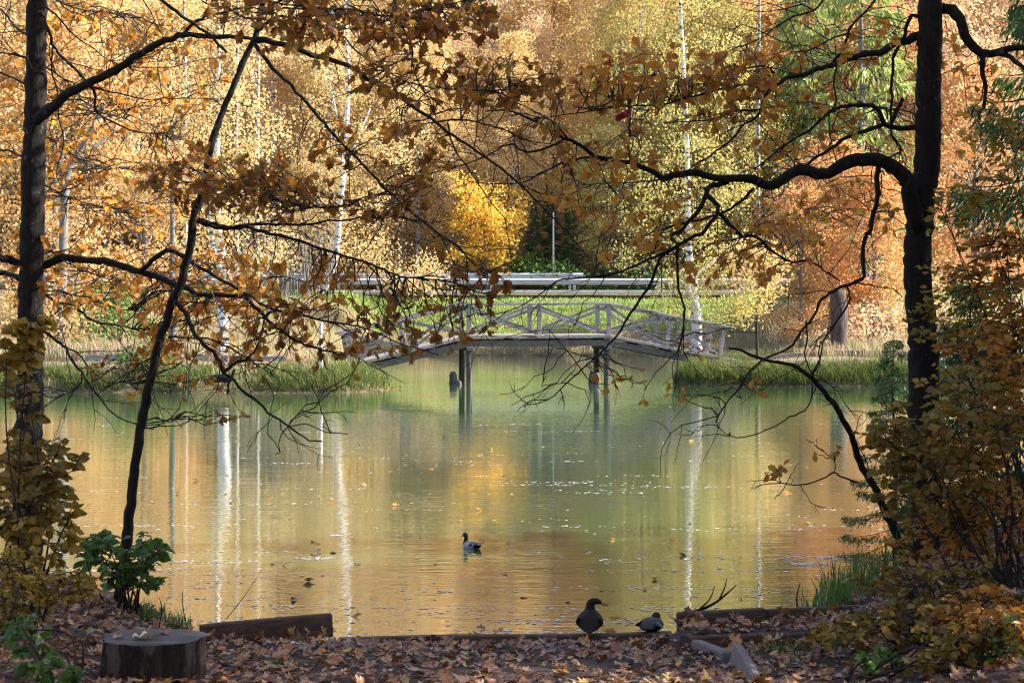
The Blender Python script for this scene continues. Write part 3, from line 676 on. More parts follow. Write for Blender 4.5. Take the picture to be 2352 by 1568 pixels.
def make_tree(kind, seed, H, Rw, n, leaf, r0):
    r = np.random.default_rng(seed)
    tmb = MB(); m = 12
    tz = np.linspace(-0.3, H * 0.97, m); wob = np.cumsum(r.normal(0, 0.035 * H / 12, (m, 2)), 0); wob[0] = 0
    TP = np.column_stack([wob[:, 0], wob[:, 1], tz])
    tube(tmb, TP, np.maximum(0.015, r0 * (1 - np.linspace(0, 1, m)) ** 0.85 + 0.01), 9)
    at = lambda z: np.array([np.interp(z, tz, TP[:, 0]), np.interp(z, tz, TP[:, 1]), z])
    P = []; C = []
    if kind in ('birch', 'round'):
        K = 110 if kind == 'birch' else 90; z0 = 0.16 if kind == 'birch' else 0.10
        for k in range(K):
            t = r.uniform(0, 1) ** 0.85; z = H * (z0 + (1 - z0) * t)
            prof = (math.sin(math.pi * min(1, 0.12 + 0.88 * t)) ** 0.6) if kind == 'birch' else math.sqrt(max(0.05, 1 - (2 * t - 0.92) ** 2))
            rad = Rw * prof * math.sqrt(r.uniform(0.08, 1)); a = r.uniform(0, 2 * math.pi)
            c = at(min(z, H * .95)) + np.array([rad * math.cos(a), rad * math.sin(a), 0])
            if k % 2 == 0 and z < H * 0.93:
                b = at(max(0.1 * H, z - rad * 0.7)); mid = (b + c) / 2 + np.array([0, 0, 0.12 * rad])
                tube(tmb, smooth_path(np.array([b, mid, c]), 0.7), np.linspace(0.05, 0.012, len(smooth_path(np.array([b, mid, c]), 0.7))) * r0 / 0.18, 5)
            q = int(n / K * r.uniform(0.5, 1.5))
            if kind == 'birch': d = np.column_stack([r.normal(0, 0.36, q), r.normal(0, 0.36, q), 0.25 - r.gamma(1.6, 0.42, q)])
            else: d = np.column_stack([r.normal(0, 0.46, q), r.normal(0, 0.46, q), r.normal(0, 0.24, q) - 0.12 * np.abs(r.normal(0, 1, q))])
            P.append(c + d * Rw / 2.8); C.append(np.full(q, r.uniform(0, 1)))
        pos = np.concatenate(P); pos[:, 2] = np.maximum(pos[:, 2], 0.25)
        cm = leaf_mesh('crown', pos, leaf, r, 0.5 if kind == 'birch' else 0.2, clump=np.concatenate(C))
    else:                                                       # spruce with hanging sprays
        D = []; nb = int(H * 7)
        for k in range(nb):
            t = (k + r.uniform(0, 1)) / nb; z = H * (0.04 + 0.95 * t); a = r.uniform(0, 2 * math.pi)
            Lb = Rw * (1 - t) ** 0.75 * r.uniform(0.7, 1.1) + 0.15; b = at(min(z, H * .95))
            s = np.linspace(0, 1, 6)[:, None]
            BPp = b + np.array([math.cos(a), math.sin(a), 0]) * Lb * s + np.array([0, 0, 1.0]) * (-0.38 * Lb * s + 0.22 * Lb * s ** 3)
            if Lb > 0.5: tube(tmb, BPp, np.linspace(0.03, 0.006, 6) * r0 / 0.18, 4)
            q = int(n / nb * (0.25 + 1.5 * (1 - t))); u = r.uniform(0.12, 1, q) ** 0.7
            base = np.column_stack([np.interp(u, s[:, 0], BPp[:, i]) for i in range(3)])
            side = np.array([-math.sin(a), math.cos(a), 0]); wsp = 0.22 * Lb * (1 - u) + 0.12
            off = side[None] * (r.normal(0, 1, q) * wsp)[:, None]; off[:, 2] -= np.abs(r.normal(0, 0.16, q)) + 0.12 * np.abs(off[:, 0] + off[:, 1])
            P.append(base + off); D.append(np.tile(np.array([math.cos(a) * .5, math.sin(a) * .5, -0.55]), (q, 1))); C.append(np.full(q, r.uniform(0, 1)))
        pos = np.concatenate(P)
        TV = np.array([(0, 0, 0), (0.4, 0.11, 0), (1, 0, 0), (0.4, -0.11, 0)])
        cm = leaf_mesh('crown', pos, leaf, r, 0.15, TV, LEAFQ_F, np.concatenate(D), np.concatenate(C))
    return tmb.mesh('trunk', True), cm

VAR = {}
def variants(kind, k, **kw): VAR[kind] = [make_tree(kind, 100 * k + i, **kw) for i in range(k)]
variants('birch', 4, H=17, Rw=2.9, n=21000, leaf=0.125, r0=0.15)
variants('round', 4, H=13, Rw=3.6, n=19000, leaf=0.16, r0=0.19)
VAR['thin_spruce'] = [make_tree('spruce', 300 + i, H=19, Rw=3.1, n=8500, leaf=0.42, r0=0.16) for i in range(2)]
variants('spruce', 2, H=19, Rw=3.1, n=22000, leaf=0.34, r0=0.2)

def tree(kind, v, x, y, scale, mat, name, label, group=None, rot=None, bark=None, zs=1.0, cat='tree'):
    tm, cm = VAR[kind][v % len(VAR[kind])]
    root = empty(name, (x, y, float(ground_z(x, y))), label, cat, group)
    root.scale = (scale, scale, scale * zs); root.rotation_euler = (0, 0, random.uniform(0, 6.28) if rot is None else rot)
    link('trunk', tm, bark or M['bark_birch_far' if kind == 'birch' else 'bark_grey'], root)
    o = link('crown', cm, M[mat], root); o['kind'] = 'stuff'
    return root

# prominent trees one can point to
def at_px(px, Y): return (px - CX) / FOC * Y
tree('birch', 1, at_px(1040, 109.5), 109.5, 0.62, 'f_yellow', 'birch_tree', 'small pale gold birch against the left side of the yellow maple', rot=4.0)
tree('birch', 0, at_px(1180, 111), 111, 0.8, 'f_yellow', 'birch_tree', 'pale gold birch rising behind the yellow maple', rot=0.4)
tree('round', 1, at_px(1400, 109.5), 109.5, 0.66, 'f_olive', 'maple_tree', 'yellow green maple behind the guard rail right of the thin pole')
tree('round', 2, at_px(1560, 110), 110, 0.75, 'f_olive', 'maple_tree', 'olive yellow tree behind the guard rail over the right ramp of the bridge')
tree('spruce', 0, at_px(1225, 110), 110, 0.24, 'f_spruce', 'spruce_tree', 'dark spruce added for the shade in the gap left of the thin pole')  # these three dark spruces stand in for the wood's shaded interior
tree('spruce', 1, at_px(1310, 110.5), 110.5, 0.24, 'f_spruce', 'spruce_tree', 'dark spruce added for the shade in the gap right of the thin pole')
tree('spruce', 0, at_px(1265, 111.5), 111.5, 0.27, 'f_spruce', 'spruce_tree', 'dark spruce added for the shade in the gap behind the thin pole')
tree('thin_spruce', 1, at_px(1960, 92), 92, 1.25, 'f_lime', 'spruce_tree', 'sunlit yellow green spruce with hanging sprays behind the orange trees at right')
tree('round', 0, at_px(1905, 80), 80, 0.62, 'f_orange', 'maple_tree', 'orange tree with bare patches behind the grey snag')
tree('thin_spruce', 0, at_px(1850, 103 + 8), 111, 1.1, 'f_lime', 'spruce_tree', 'green spruce standing in the wood behind the right end of the guard rail')
tree('round', 3, at_px(1840, 78), 78, 0.5, 'f_orange', 'maple_tree', 'small orange brown tree left of the green spruce')
tree('round', 1, at_px(2010, 79), 79, 0.56, 'f_orange', 'maple_tree', 'small orange tree between the green spruce and the right oak')
tree('round', 2, at_px(2230, 84), 84, 0.85, 'f_orange', 'maple_tree', 'orange red tree behind the dark spruce branches at right')
tree('round', 0, at_px(120, 78), 78, 0.98, 'f_gold', 'oak_tree', 'large gold oak across the pond behind the left trunk')
tree('round', 3, at_px(330, 84), 84, 0.86, 'f_gold', 'oak_tree', 'deep gold oak across the pond between the left trunk and the white birch')
tree('birch', 3, at_px(-120, 82), 82, 0.9, 'f_yellow', 'birch_tree', 'yellow birch across the pond at the left edge')
tree('birch', 0, at_px(760, 101 + 7), 108, 0.85, 'f_yellow', 'birch_tree', 'golden birch behind the road left of the yellow maple')
tree('birch', 1, at_px(960, 110), 110, 0.9, 'f_yellow', 'birch_tree', 'pale gold birch behind the road next to the yellow maple')
tree('birch', 2, at_px(620, 109), 109, 0.9, 'f_gold', 'birch_tree', 'gold birch behind the thicket of thin stems')
tree('birch', 3, at_px(1690, 110), 110, 0.9, 'f_olive', 'birch_tree', 'olive yellow birch behind the guard rail left of the green spruces')

# the wood on the hillside: rows of trees one behind another
mixL = ['f_orange', 'f_gold', 'f_yellow', 'f_gold', 'f_yellow']; mixC = ['f_yellow', 'f_gold', 'f_yellow', 'f_peach', 'f_yellow']; mixR = ['f_olive', 'f_yellow', 'f_olive', 'f_gold', 'f_yellow']; mixRR = ['f_orange', 'f_peach', 'f_lime', 'f_orange', 'f_gold']
CNAME = {'f_orange': 'orange', 'f_gold': 'gold', 'f_yellow': 'yellow', 'f_peach': 'peach coloured', 'f_olive': 'olive yellow', 'f_lime': 'yellow green', 'f_bright': 'bright yellow'}
row = 0; WOOD = {}
for Yr, n in ((113, 15), (119, 15), (126, 15), (134, 15), (143, 15), (154, 14)):
    half = (1300 / FOC) * Yr
    for i in range(n):
        x = -half + 2 * half * (i + 0.5 + (0.25 if row % 2 else -0.25)) / n + random.uniform(-0.9, 0.9); y = Yr + random.uniform(-2.2, 2.2)
        px = CX + x / y * FOC
        if row == 0 and 1190 < px < 1350: continue
        mix = mixL if px < 480 else (mixC if px < 1300 else (mixR if px < 1820 else mixRR))
        mt = random.choice(mix); kind = 'birch' if random.random() < (0.75 if 480 < px < 1820 else 0.3) else 'round'
        if mt == 'f_lime': kind = 'spruce'
        nm = {'birch': 'birch_tree', 'round': 'broadleaf_tree', 'spruce': 'spruce_tree'}[kind]
        where = ['in the front row', 'in the second row', 'halfway up the hillside', 'high on the hillside', 'higher on the hillside', 'on the hilltop'][row]
        side = 'far left' if px < 480 else ('left of centre' if px < 950 else ('above the bridge' if px < 1400 else ('right of centre' if px < 1850 else 'far right')))
        sp = {'birch': 'birch', 'round': 'broadleaf tree', 'spruce': 'spruce'}[kind]
        tr = tree('thin_spruce' if kind == 'spruce' else kind, random.randrange(4), x, y, random.uniform(0.85, 1.15) * (1.0 if kind == 'birch' else 1.12), mt, nm, f'{CNAME[mt]} {sp} {where}, {side}', 'trees of the wood on the far hillside')
        WOOD.setdefault(tr['label'], []).append((px, tr))
    row += 1

for lb, L_ in WOOD.items():
    L_.sort(key=lambda q: q[0])
    if len(L_) == 2: names = ['left one of two', 'right one of two']
    elif len(L_) == 3: names = ['leftmost of three', 'middle of three', 'rightmost of three']
    else: names = ['leftmost of four', 'second of four', 'third of four', 'rightmost of four', 'rightmost']
    if len(L_) > 1:
        for (q, o), nm in zip(L_, names): o['label'] = lb + ', ' + nm
# birches with clear white trunks, the grey snag and other stems
def stem(name, pts, Yd, label, mat, parts=None, cat='tree', n=12, foliage_=None, ground=True):
    """pts: (column, row, width in pixels); Yd distance of the foot"""
    pm = FOC / Yd
    P = np.array([[*W(a, b, Yd), c / 2 / pm] for a, b, c in pts]); 
    if ground: P[0, 2] = float(ground_z(P[0, 0], P[0, 1])) - 0.15
    base = P[0, :3].copy(); base[2] += 0.15
    root = empty(name, tuple(base), label, cat)
    Q = smooth_path(P, 0.25); Q[:, :3] -= base
    mb = MB(); tube(mb, Q[:, :3], np.maximum(Q[:, 3], 0.006), n, rough=0.04)
    link('trunk', mb.mesh('trunk', True), M[mat], root)
    for bp in (parts or []):
        B = np.array([[*W(a, b, Yd + d), c / 2 / pm] for a, b, c, d in bp]); Qb = smooth_path(B, 0.2); Qb[:, :3] -= base
        mb = MB(); tube(mb, Qb[:, :3], np.maximum(Qb[:, 3], 0.004), 7); link('limb', mb.mesh('limb', True), M[mat], root)
    if foliage_:
        fm, cl, q, sz = foliage_; r = np.random.default_rng(int(abs(base[0] * 100)))
        C = []
        for (cx_, cy_, rx, ry, nn) in cl:
            nn = int(nn * 1.7); K = max(3, nn // 60)
            for k in range(K):
                a = r.uniform(0, 6.28); d = math.sqrt(r.uniform(0, 1)); c = W(cx_ + rx * d * math.cos(a), cy_ + ry * d * math.sin(a), Yd + r.uniform(-1.5, 1.5)) - base
                C.append(c + r.normal(0, 1, (nn // K, 3)) * np.array([0.3, 0.4, 0.2]))
        o = link('crown', leaf_mesh('crown', np.concatenate(C), sz, r, 0.4), M[fm], root); o['kind'] = 'stuff'
    return root
stem('birch_tree', [(512, 815, 30), (511, 760, 27), (515, 700, 27), (518, 640, 26), (505, 560, 20), (498, 460, 15), (500, 300, 11), (502, 100, 8), (500, -80, 6), (498, -220, 3)], 65.5, 'white birch with leaning trunk on the left tongue of land', 'bark_birch',
     [[(515, 640, 15, 0), (500, 600, 13, -.2), (488, 560, 11, -.5), (480, 470, 8, -1)], [(520, 690, 10, 0), (560, 620, 8, .4), (600, 570, 5, .9)]], foliage_=('f_yellow', [(560, 560, 130, 90, 1500), (520, 330, 150, 140, 2200), (520, 60, 160, 160, 2600), (520, -150, 120, 90, 1500)], 0, 0.10))
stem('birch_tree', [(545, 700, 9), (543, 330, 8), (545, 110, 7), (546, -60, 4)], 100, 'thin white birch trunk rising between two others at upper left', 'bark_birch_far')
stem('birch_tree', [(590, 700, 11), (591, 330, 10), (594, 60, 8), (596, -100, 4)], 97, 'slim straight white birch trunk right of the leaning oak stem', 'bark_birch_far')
stem('birch_tree', [(735, 760, 14), (768, 600, 14), (785, 430, 14), (797, 260, 12), (800, 180, 9), (795, 60, 6), (790, -120, 3)], 94.5, 'white birch with curved trunk left of the yellow maple', 'bark_birch',
     [[(780, 500, 7, 0), (800, 380, 5, .8), (850, 250, 3, 1.5)], [(790, 400, 6, 0), (770, 250, 4, -.6), (740, 120, 2, -1)]], foliage_=('f_yellow', [(760, 500, 150, 90, 1500), (820, 300, 170, 140, 2200), (790, 60, 170, 130, 2200)], 0, 0.12))
stem('birch_tree', [(1600, 815, 26), (1600, 750, 24), (1596, 690, 22), (1590, 640, 20), (1582, 560, 14), (1578, 340, 11), (1570, 150, 9), (1562, 0, 7), (1556, -180, 4)], 68.3, 'white birch at the right end of the footbridge', 'bark_birch',
     [[(1594, 700, 13, 0), (1580, 660, 11, -.3), (1570, 620, 9, -.6)], [(1590, 640, 8, 0), (1640, 600, 6, .4), (1700, 570, 3, .8)]], foliage_=('f_olive', [(1640, 690, 120, 55, 1300), (1600, 590, 200, 60, 1900), (1560, 420, 180, 110, 2400), (1560, 160, 170, 140, 2400), (1560, -80, 150, 110, 1800)], 0, 0.095))
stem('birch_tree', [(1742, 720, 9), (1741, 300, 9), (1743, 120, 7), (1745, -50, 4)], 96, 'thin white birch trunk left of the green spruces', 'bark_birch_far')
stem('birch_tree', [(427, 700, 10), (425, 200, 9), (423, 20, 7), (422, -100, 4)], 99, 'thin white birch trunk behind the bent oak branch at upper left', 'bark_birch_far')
stem('sapling', [(1740, 808, 7), (1738, 740, 6), (1742, 680, 5), (1745, 620, 4), (1748, 570, 3)], 68, 'thin dark sapling with orange yellow leaves behind the right footpath', 'bark_twig',
     [[(1742, 690, 3, 0), (1770, 650, 2, .2), (1790, 610, 2, .3)], [(1743, 660, 3, 0), (1710, 620, 2, -.2), (1690, 590, 2, -.3)]], foliage_=('f_gold', [(1740, 620, 80, 60, 900)], 0, 0.10))
stem('maple_tree', [(1120, 640, 10), (1118, 580, 8), (1112, 500, 6), (1120, 430, 4), (1118, 390, 2)], 107.6, 'bright yellow maple just behind the guard rail above the bridge', 'bark_grey',
     [[(1118, 590, 5, 0), (1090, 550, 4, .4), (1070, 520, 2, .8)], [(1115, 560, 5, 0), (1145, 530, 4, -.4), (1165, 490, 2, -.7)], [(1112, 510, 4, 0), (1085, 470, 3, -.3), (1075, 440, 2, -.5)]],
     foliage_=('f_bright', [(1118, 455, 50, 45, 800), (1090, 500, 55, 38, 900), (1140, 520, 50, 42, 900), (1115, 560, 62, 30, 800), (1150, 590, 40, 26, 500), (1075, 580, 32, 22, 300), (1185, 470, 28, 40, 260), (1070, 430, 30, 28, 220)], 0, 0.15))
sn = stem('dead_snag', [(1928, 818, 44), (1927, 770, 40), (1926, 700, 38), (1925, 667, 37)], 69.2, 'thick brown grey snag of a dead tree with a flat broken top', 'bark_brown', n=18)
stem('old_tree', [(397, 820, 16), (396, 740, 14), (394, 640, 13), (396, 520, 11), (390, 380, 8)], 66, 'slim dark trunk left of the white birch by the footpath', 'bark_grey', foliage_=('f_gold', [(390, 420, 120, 90, 1300)], 0, 0.1))
stem('old_tree', [(140, 560, 22), (150, 430, 20), (175, 360, 18), (215, 290, 14), (250, 220, 9)], 74, 'leaning grey tree trunk seen across the pond beside the left trunk', 'bark_grey', [[(150, 440, 15, 0), (140, 380, 13, .3), (146, 300, 9, .5)], [(185, 350, 9, 0), (230, 330, 7, .3), (270, 290, 4, .6)]], ground=True)
stem('birch_stub', [(737, 862, 11), (737, 830, 10), (736, 790, 9), (738, 740, 7)], 62.2, 'short pale birch stem at the tip of the left tongue of land', 'bark_birch')
# thicket of thin upright stems behind the left tongue of land
mb = MB(); r = np.random.default_rng(5)
for i in range(170):
    px = r.uniform(560, 770); y = r.uniform(92.5, 96.5); x = at_px(px, y); z = float(ground_z(x, y)); h = r.uniform(2.0, 4.2)
    tube(mb, np.array([[x, y, z - .1], [x + r.normal(0, .08), y, z + h * .5], [x + r.normal(0, .2), y, z + h]]), [0.022, 0.016, 0.006], 4, False)
tag(link('thicket', mb.mesh('thicket'), M['bark_grey']), 'thicket of thin bare upright stems', None, None, 'stuff')
# undergrowth bushes behind the road and on the hill
def bush(x, y, rx, h, mat, n, sz, label, group=None, name='bush'):
    r = np.random.default_rng(int(abs(x * 37 + y * 11)) + 3); z = float(ground_z(x, y))
    root = empty(name, (x, y, z), label, 'bush', group); K = 16; P = []; mb = MB()
    for k in range(K):
        a = r.uniform(0, 6.28); d = rx * math.sqrt(r.uniform(0, 1)); c = np.array([d * math.cos(a), d * math.sin(a), h * r.uniform(0.25, 0.95) * (1 - 0.4 * (d / rx) ** 2)])
        P.append(c + r.normal(0, 1, (n // K, 3)) * np.array([.32, .32, .22]) * rx / 1.2); tube(mb, np.array([[0, 0, -.05], c * .5 + [0, 0, .1], c]), [.02, .012, .004], 4, False)
    P = np.concatenate(P); P[:, 2] = np.maximum(P[:, 2], 0.05)
    link('stem', mb.mesh('stem'), M['bark_twig'], root); o = link('foliage', leaf_mesh('foliage', P, sz, r, 0.2), M[mat], root); o['kind'] = 'stuff'
    return root
bush(at_px(1262, 107.9), 107.9, 1.6, 1.7, 'f_green', 1500, 0.2, 'low green bush behind the guard rail below the thin pole')
bush(at_px(1190, 108.2), 108.2, 1.2, 1.9, 'f_green', 1200, 0.2, 'green bush behind the guard rail under the yellow maple')
bush(at_px(1470, 108), 108, 2.4, 1.2, 'f_spruce', 1500, 0.2, 'low dark hedge behind the guard rail over the right ramp')
bush(at_px(860, 107.6), 107.6, 2.6, 4.2, 'f_yellow', 3500, 0.14, 'golden bush overhanging the guard rail left of the yellow maple')
bush(at_px(960, 96.3), 96.3, 1.7, 2.6, 'f_yellow', 1700, 0.12, 'golden bush on the slope in front of the guard rail')
bush(at_px(340, 61.2), 61.2, 0.8, 0.8, 'g_lush', 900, 0.14, 'leafy green herb clump on the left bank')
bush(at_px(270, 74), 74, 1.8, 2.6, 'f_green', 1300, 0.14, 'green bush behind the left footpath')
bush(at_px(90, 73), 73, 2.2, 2.8, 'f_gold', 1600, 0.14, 'gold bush behind the left trunk across the pond')
bush(at_px(1995, 74), 74, 1.5, 2.0, 'f_peach', 1100, 0.12, 'peach coloured bush behind the right footpath beyond the grey snag')
bush(at_px(2200, 76), 76, 2.4, 3.0, 'f_yellow', 1800, 0.13, 'yellow bush across the pond right of the right oak')

# ------------------------------------------------------------------ foreground oaks, traced limb by limb
CROPS = {'A': (0, 0, .4719), 'B': (1000, 0, .5102), 'C': (2100, 0, .4851), 'D': (0, 700, .4719), 'E': (1000, 700, .5102), 'F': (2100, 700, .4851), 'G': (0, 1400, .4854), 'H': (1000, 1400, .5102), 'I': (2100, 1400, .4853)}
KF = 2352 / 3241
def parse(s):
    out = []
    for chunk in s.split(';'):
        it = chunk.split(); x0, y0, k = CROPS[it[0]]
        for q in it[1:]:
            a, b = q.split(','); out.append(((x0 + float(a) * k) * KF, (y0 + float(b) * k) * KF, k))
    return out

class Oak:
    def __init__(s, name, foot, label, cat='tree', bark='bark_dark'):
        s.foot = np.array(foot, float); s.bark = bark
        s.root = empty(name, tuple(foot), label, cat); s.pts = []; s.tw = MB(); s.leaf = []
    def limb(s, path, w0, w1, Y0, Y1, name='limb', mid=None, n=10, wob=0.006, pw=0.8, keep=True):
        """w0, w1: widths in crop pixels; Y0, Y1: distance at its two ends"""
        pp = parse(path); m = len(pp); t = np.linspace(0, 1, m); k = pp[0][2] * KF
        Yd = Y0 + (Y1 - Y0) * t + 0.06 * np.sin(t * 9 + w0)
        wd = (w0 + (w1 - w0) * t ** pw) * k
        P = np.array([[*W(a, b, y), q / 2 / (FOC / y)] for (a, b, _), y, q in zip(pp, Yd, wd)])
        Q = smooth_path(P, 0.07); Q[1:-1, :3] += rng.normal(0, wob, (len(Q) - 2, 3)) * np.minimum(1, Q[1:-1, 3:4] / 0.02 + .2)
        Q[:, 3] = np.maximum(Q[:, 3], 0.0046) * (1 + 0.05 * rng.normal(0, 1, len(Q)))
        mb = MB(); L_ = Q.copy(); L_[:, :3] -= s.foot
        tube(mb, L_[:, :3], L_[:, 3], n if w0 > 20 else 6, rough=0.05 if w0 > 20 else 0)
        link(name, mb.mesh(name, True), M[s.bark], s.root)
        if keep: s.pts.append(Q)
    def cloud(s):
        if not hasattr(s, '_c') or s._n != len(s.pts): s._c = np.concatenate(s.pts); s._n = len(s.pts)
        return s._c
    def twig(s, a, b, r0, r1, sag=0.06, wob=0.02, nseg=7):
        d = b - a; L_ = np.linalg.norm(d); t = np.linspace(0, 1, nseg)[:, None]
        side = np.cross(d / (L_ + 1e-6), rng.normal(0, 1, 3)); side /= np.linalg.norm(side) + 1e-6
        P = a + d * t + side * np.sin(t * np.pi) * L_ * rng.normal(0, 0.12) + np.array([0, 0, 1.0]) * np.sin(t * np.pi) * L_ * sag * rng.uniform(-1, 1.6)
        P[1:-1] += rng.normal(0, wob * min(1, L_), (nseg - 2, 3))
        tube(s.tw, P - s.foot, np.linspace(r0 * 1.35, r1 * 1.5, nseg), 4, False); return P
    def bare(s, dens=2.2, lmin=0.2, lmax=0.8, down=0.15):
        for Q in s.pts:
            seg = np.linalg.norm(np.diff(Q[:, :3], axis=0), axis=1).sum(); 
            if Q[0, 3] > 0.085: continue
            for _ in range(rng.poisson(seg * dens)):
                i = int(rng.uniform(0.1, 1) * (len(Q) - 1)); T = Q[min(i + 1, len(Q) - 1), :3] - Q[max(i - 1, 0), :3]; T /= np.linalg.norm(T) + 1e-6
                d = T * rng.uniform(0.3, 1.0) + rng.normal(0, 0.55, 3); d[2] -= down; d /= np.linalg.norm(d)
                L_ = rng.uniform(lmin, lmax); P = s.twig(Q[i, :3], Q[i, :3] + d * L_, 0.0042, 0.0018)
                for _k in range(rng.integers(1, 4)):
                    j = rng.integers(2, 6); d2 = d + rng.normal(0, 0.6, 3); d2 /= np.linalg.norm(d2); s.twig(P[j], P[j] + d2 * L_ * rng.uniform(.25, .55), 0.0026, 0.0014, nseg=5)
    def leaves(s, cx, cy, rx, ry, groups, Ya, Yb, size, mat, per=(3, 7), maxd=1.5):
        C = s.cloud()
        for _ in range(groups):
            a = rng.uniform(0, 6.283); d = math.sqrt(rng.uniform(0, 1)); q = W(cx + rx * d * math.cos(a), cy + ry * d * math.sin(a), rng.uniform(Ya, Yb))
            dd = np.linalg.norm((C[:, :3] - q) * (1, 0.8, 1.3), axis=1); i = int(np.argmin(dd + rng.uniform(0, 0.25, len(dd))))
            b = C[i, :3]
            if dd[i] > maxd: b = q + (b - q) / dd[i] * maxd * 0.6; 
            P = s.twig(b, q, 0.0048, 0.0022, 0.05, 0.025)
            n = rng.integers(*per); tipd = P[-1] - P[-3]; tipd /= np.linalg.norm(tipd) + 1e-6
            for k in range(n):
                o = P[-1] if k < n * 0.65 else P[rng.integers(3, 6)]
                ax = tipd * 0.5 + rng.normal(0, 0.75, 3); ax[2] -= rng.uniform(0.1, 0.9)
                s.leaf.append((o, ax / np.linalg.norm(ax), size * rng.uniform(0.7, 1.25), mat))
    def finish(s, tmpl, cap=300, pref=None):
        if s.tw.n: link('twigs', s.tw.mesh('twigs'), M['bark_twig'], s.root)['kind'] = 'stuff'
        put_leaves(s.root, s.foot, s.leaf, tmpl, cap)

def lobed(kind, seed):
    """leaf outline as a fan about a bent midrib; x is its length (0..1)"""
    r = np.random.default_rng(seed); m = 15; T = np.linspace(0, 1, m)
    if kind == 'oak': wd = 0.27 * np.sin(np.pi * np.clip(T * 0.94 + 0.03, 0, 1) ** 1.35) * (1 + 0.30 * np.sin(T * 2 * np.pi * 4.2 + r.uniform(0, 1)))
    elif kind == 'ovate': wd = 0.34 * np.sin(np.pi * np.clip(T, 0, 1) ** 0.72) ** 0.9 * (1 + 0.04 * np.sin(T * 40)); wd[0] = 0.03
    else: wd = 0.42 * np.sin(np.pi * np.clip(T * 0.97 + .02, 0, 1) ** 0.8) * (1 + 0.5 * np.sin(T * 2 * np.pi * 2.6 + 0.6))
    wd[-1] = 0.0; wd = np.maximum(wd, 0.012)
    curl = r.uniform(-0.35, 0.5); fold = r.uniform(0.05, 0.5); tw = r.uniform(-0.5, 0.5)
    V = []
    for t, q in zip(T, wd):
        ql = q * r.uniform(0.85, 1.1); qr = q * r.uniform(0.85, 1.1); z = curl * (t - 0.2) ** 2 + 0.03 * math.sin(9 * t + seed)
        V += [(t, ql, z + fold * ql + tw * ql * t), (t, 0, z), (t, -qr, z + fold * qr - tw * qr * t)]
    F = []
    for i in range(m - 1):
        a = 3 * i; F += [(a, a + 1, a + 4, a + 3), (a + 1, a + 2, a + 5, a + 4)]
    return np.array(V), np.array(F)
TM = {k: [lobed(k, i) for i in range(6)] for k in ('oak', 'ovate', 'maple')}
TMESH = {k: [mesh_np('leaf', V, F, None, None, False) for V, F in TM[k]] for k in TM}
for k in TMESH:
    for me in TMESH[k]: me.materials.append(M['oak_brown'])

def basis(ax):
    az = rng.normal(0, 1, 3); az[2] += 0.8; ay = np.cross(az, ax); ay /= np.linalg.norm(ay) + 1e-9; az = np.cross(ax, ay); return ay, az

def put_leaves(root, foot, leaf, tmpl, cap=300):
    """the leaves that show largest become parts, the others one part"""
    if not leaf: return
    key = [-(l[2] / max(1.0, l[0][1])) for l in leaf]
    def inframe(l):
        px = CX + l[0][0] / l[0][1] * FOC; py = HOR - (l[0][2] - CH) / l[0][1] * FOC; return -20 < px < 2372 and -20 < py < 1590
    order = sorted(range(len(leaf)), key=lambda i: (not inframe(leaf[i]), key[i])); rest = {}
    for n, i in enumerate(order):
        o, ax, sz, mat = leaf[i]; ay, az = basis(ax); v = int(rng.integers(0, 6))
        if n < cap:
            ob = bpy.data.objects.new('leaf', TMESH[tmpl][v]); col.objects.link(ob); ob.parent = root
            Mx = Matrix((Vector(ax) * sz, Vector(ay) * sz, Vector(az) * sz)).transposed().to_4x4(); Mx.translation = Vector(o - foot); ob.matrix_local = Mx
            ob.material_slots[0].link = 'OBJECT'; ob.material_slots[0].material = M[mat]
        else: rest.setdefault(mat, []).append((o, ax, ay, az, sz, v))
    for mat, L_ in rest.items():
        mb = MB()
        for v in range(6):
            q = [l for l in L_ if l[5] == v]
            if not q: continue
            TV, TF = TM[tmpl][v]
            V, F, k = place_template(TV, TF, np.array([l[0] for l in q]) - foot, np.array([l[1] for l in q]), np.array([l[2] for l in q]), np.array([l[3] for l in q]), np.array([l[4] for l in q]))
            mb.add(V, F, None, np.repeat(rng.uniform(0, 1, len(q)).astype(np.float32), k))
        ob = link('foliage', mb.mesh('foliage'), M[mat], root); ob['kind'] = 'stuff'

def crown_above(oak, c, rad, n, mat, size=0.13, tmpl='oak'):
    """the rest of the crown, above the frame"""
    r = np.random.default_rng(int(abs(c[0] * 50)) + 1); K = 60; P = []
    for k in range(K):
        d = r.normal(0, 1, 3); d /= np.linalg.norm(d); q = c + d * np.array(rad) * r.uniform(0.2, 1) ** 0.5
        P.append(q + r.normal(0, 1, (n // K, 3)) * np.array([.5, .5, .3]))
        if k % 4 == 0: oak.twig(np.array([oak.foot[0] + (q[0] - oak.foot[0]) * .1, oak.foot[1], c[2] - 1]), q, 0.03, 0.006, nseg=6)
    ob = link('crown', leaf_mesh('crown', np.concatenate(P) - oak.foot, size, r, 0.3), M[mat], oak.root); ob['kind'] = 'stuff'

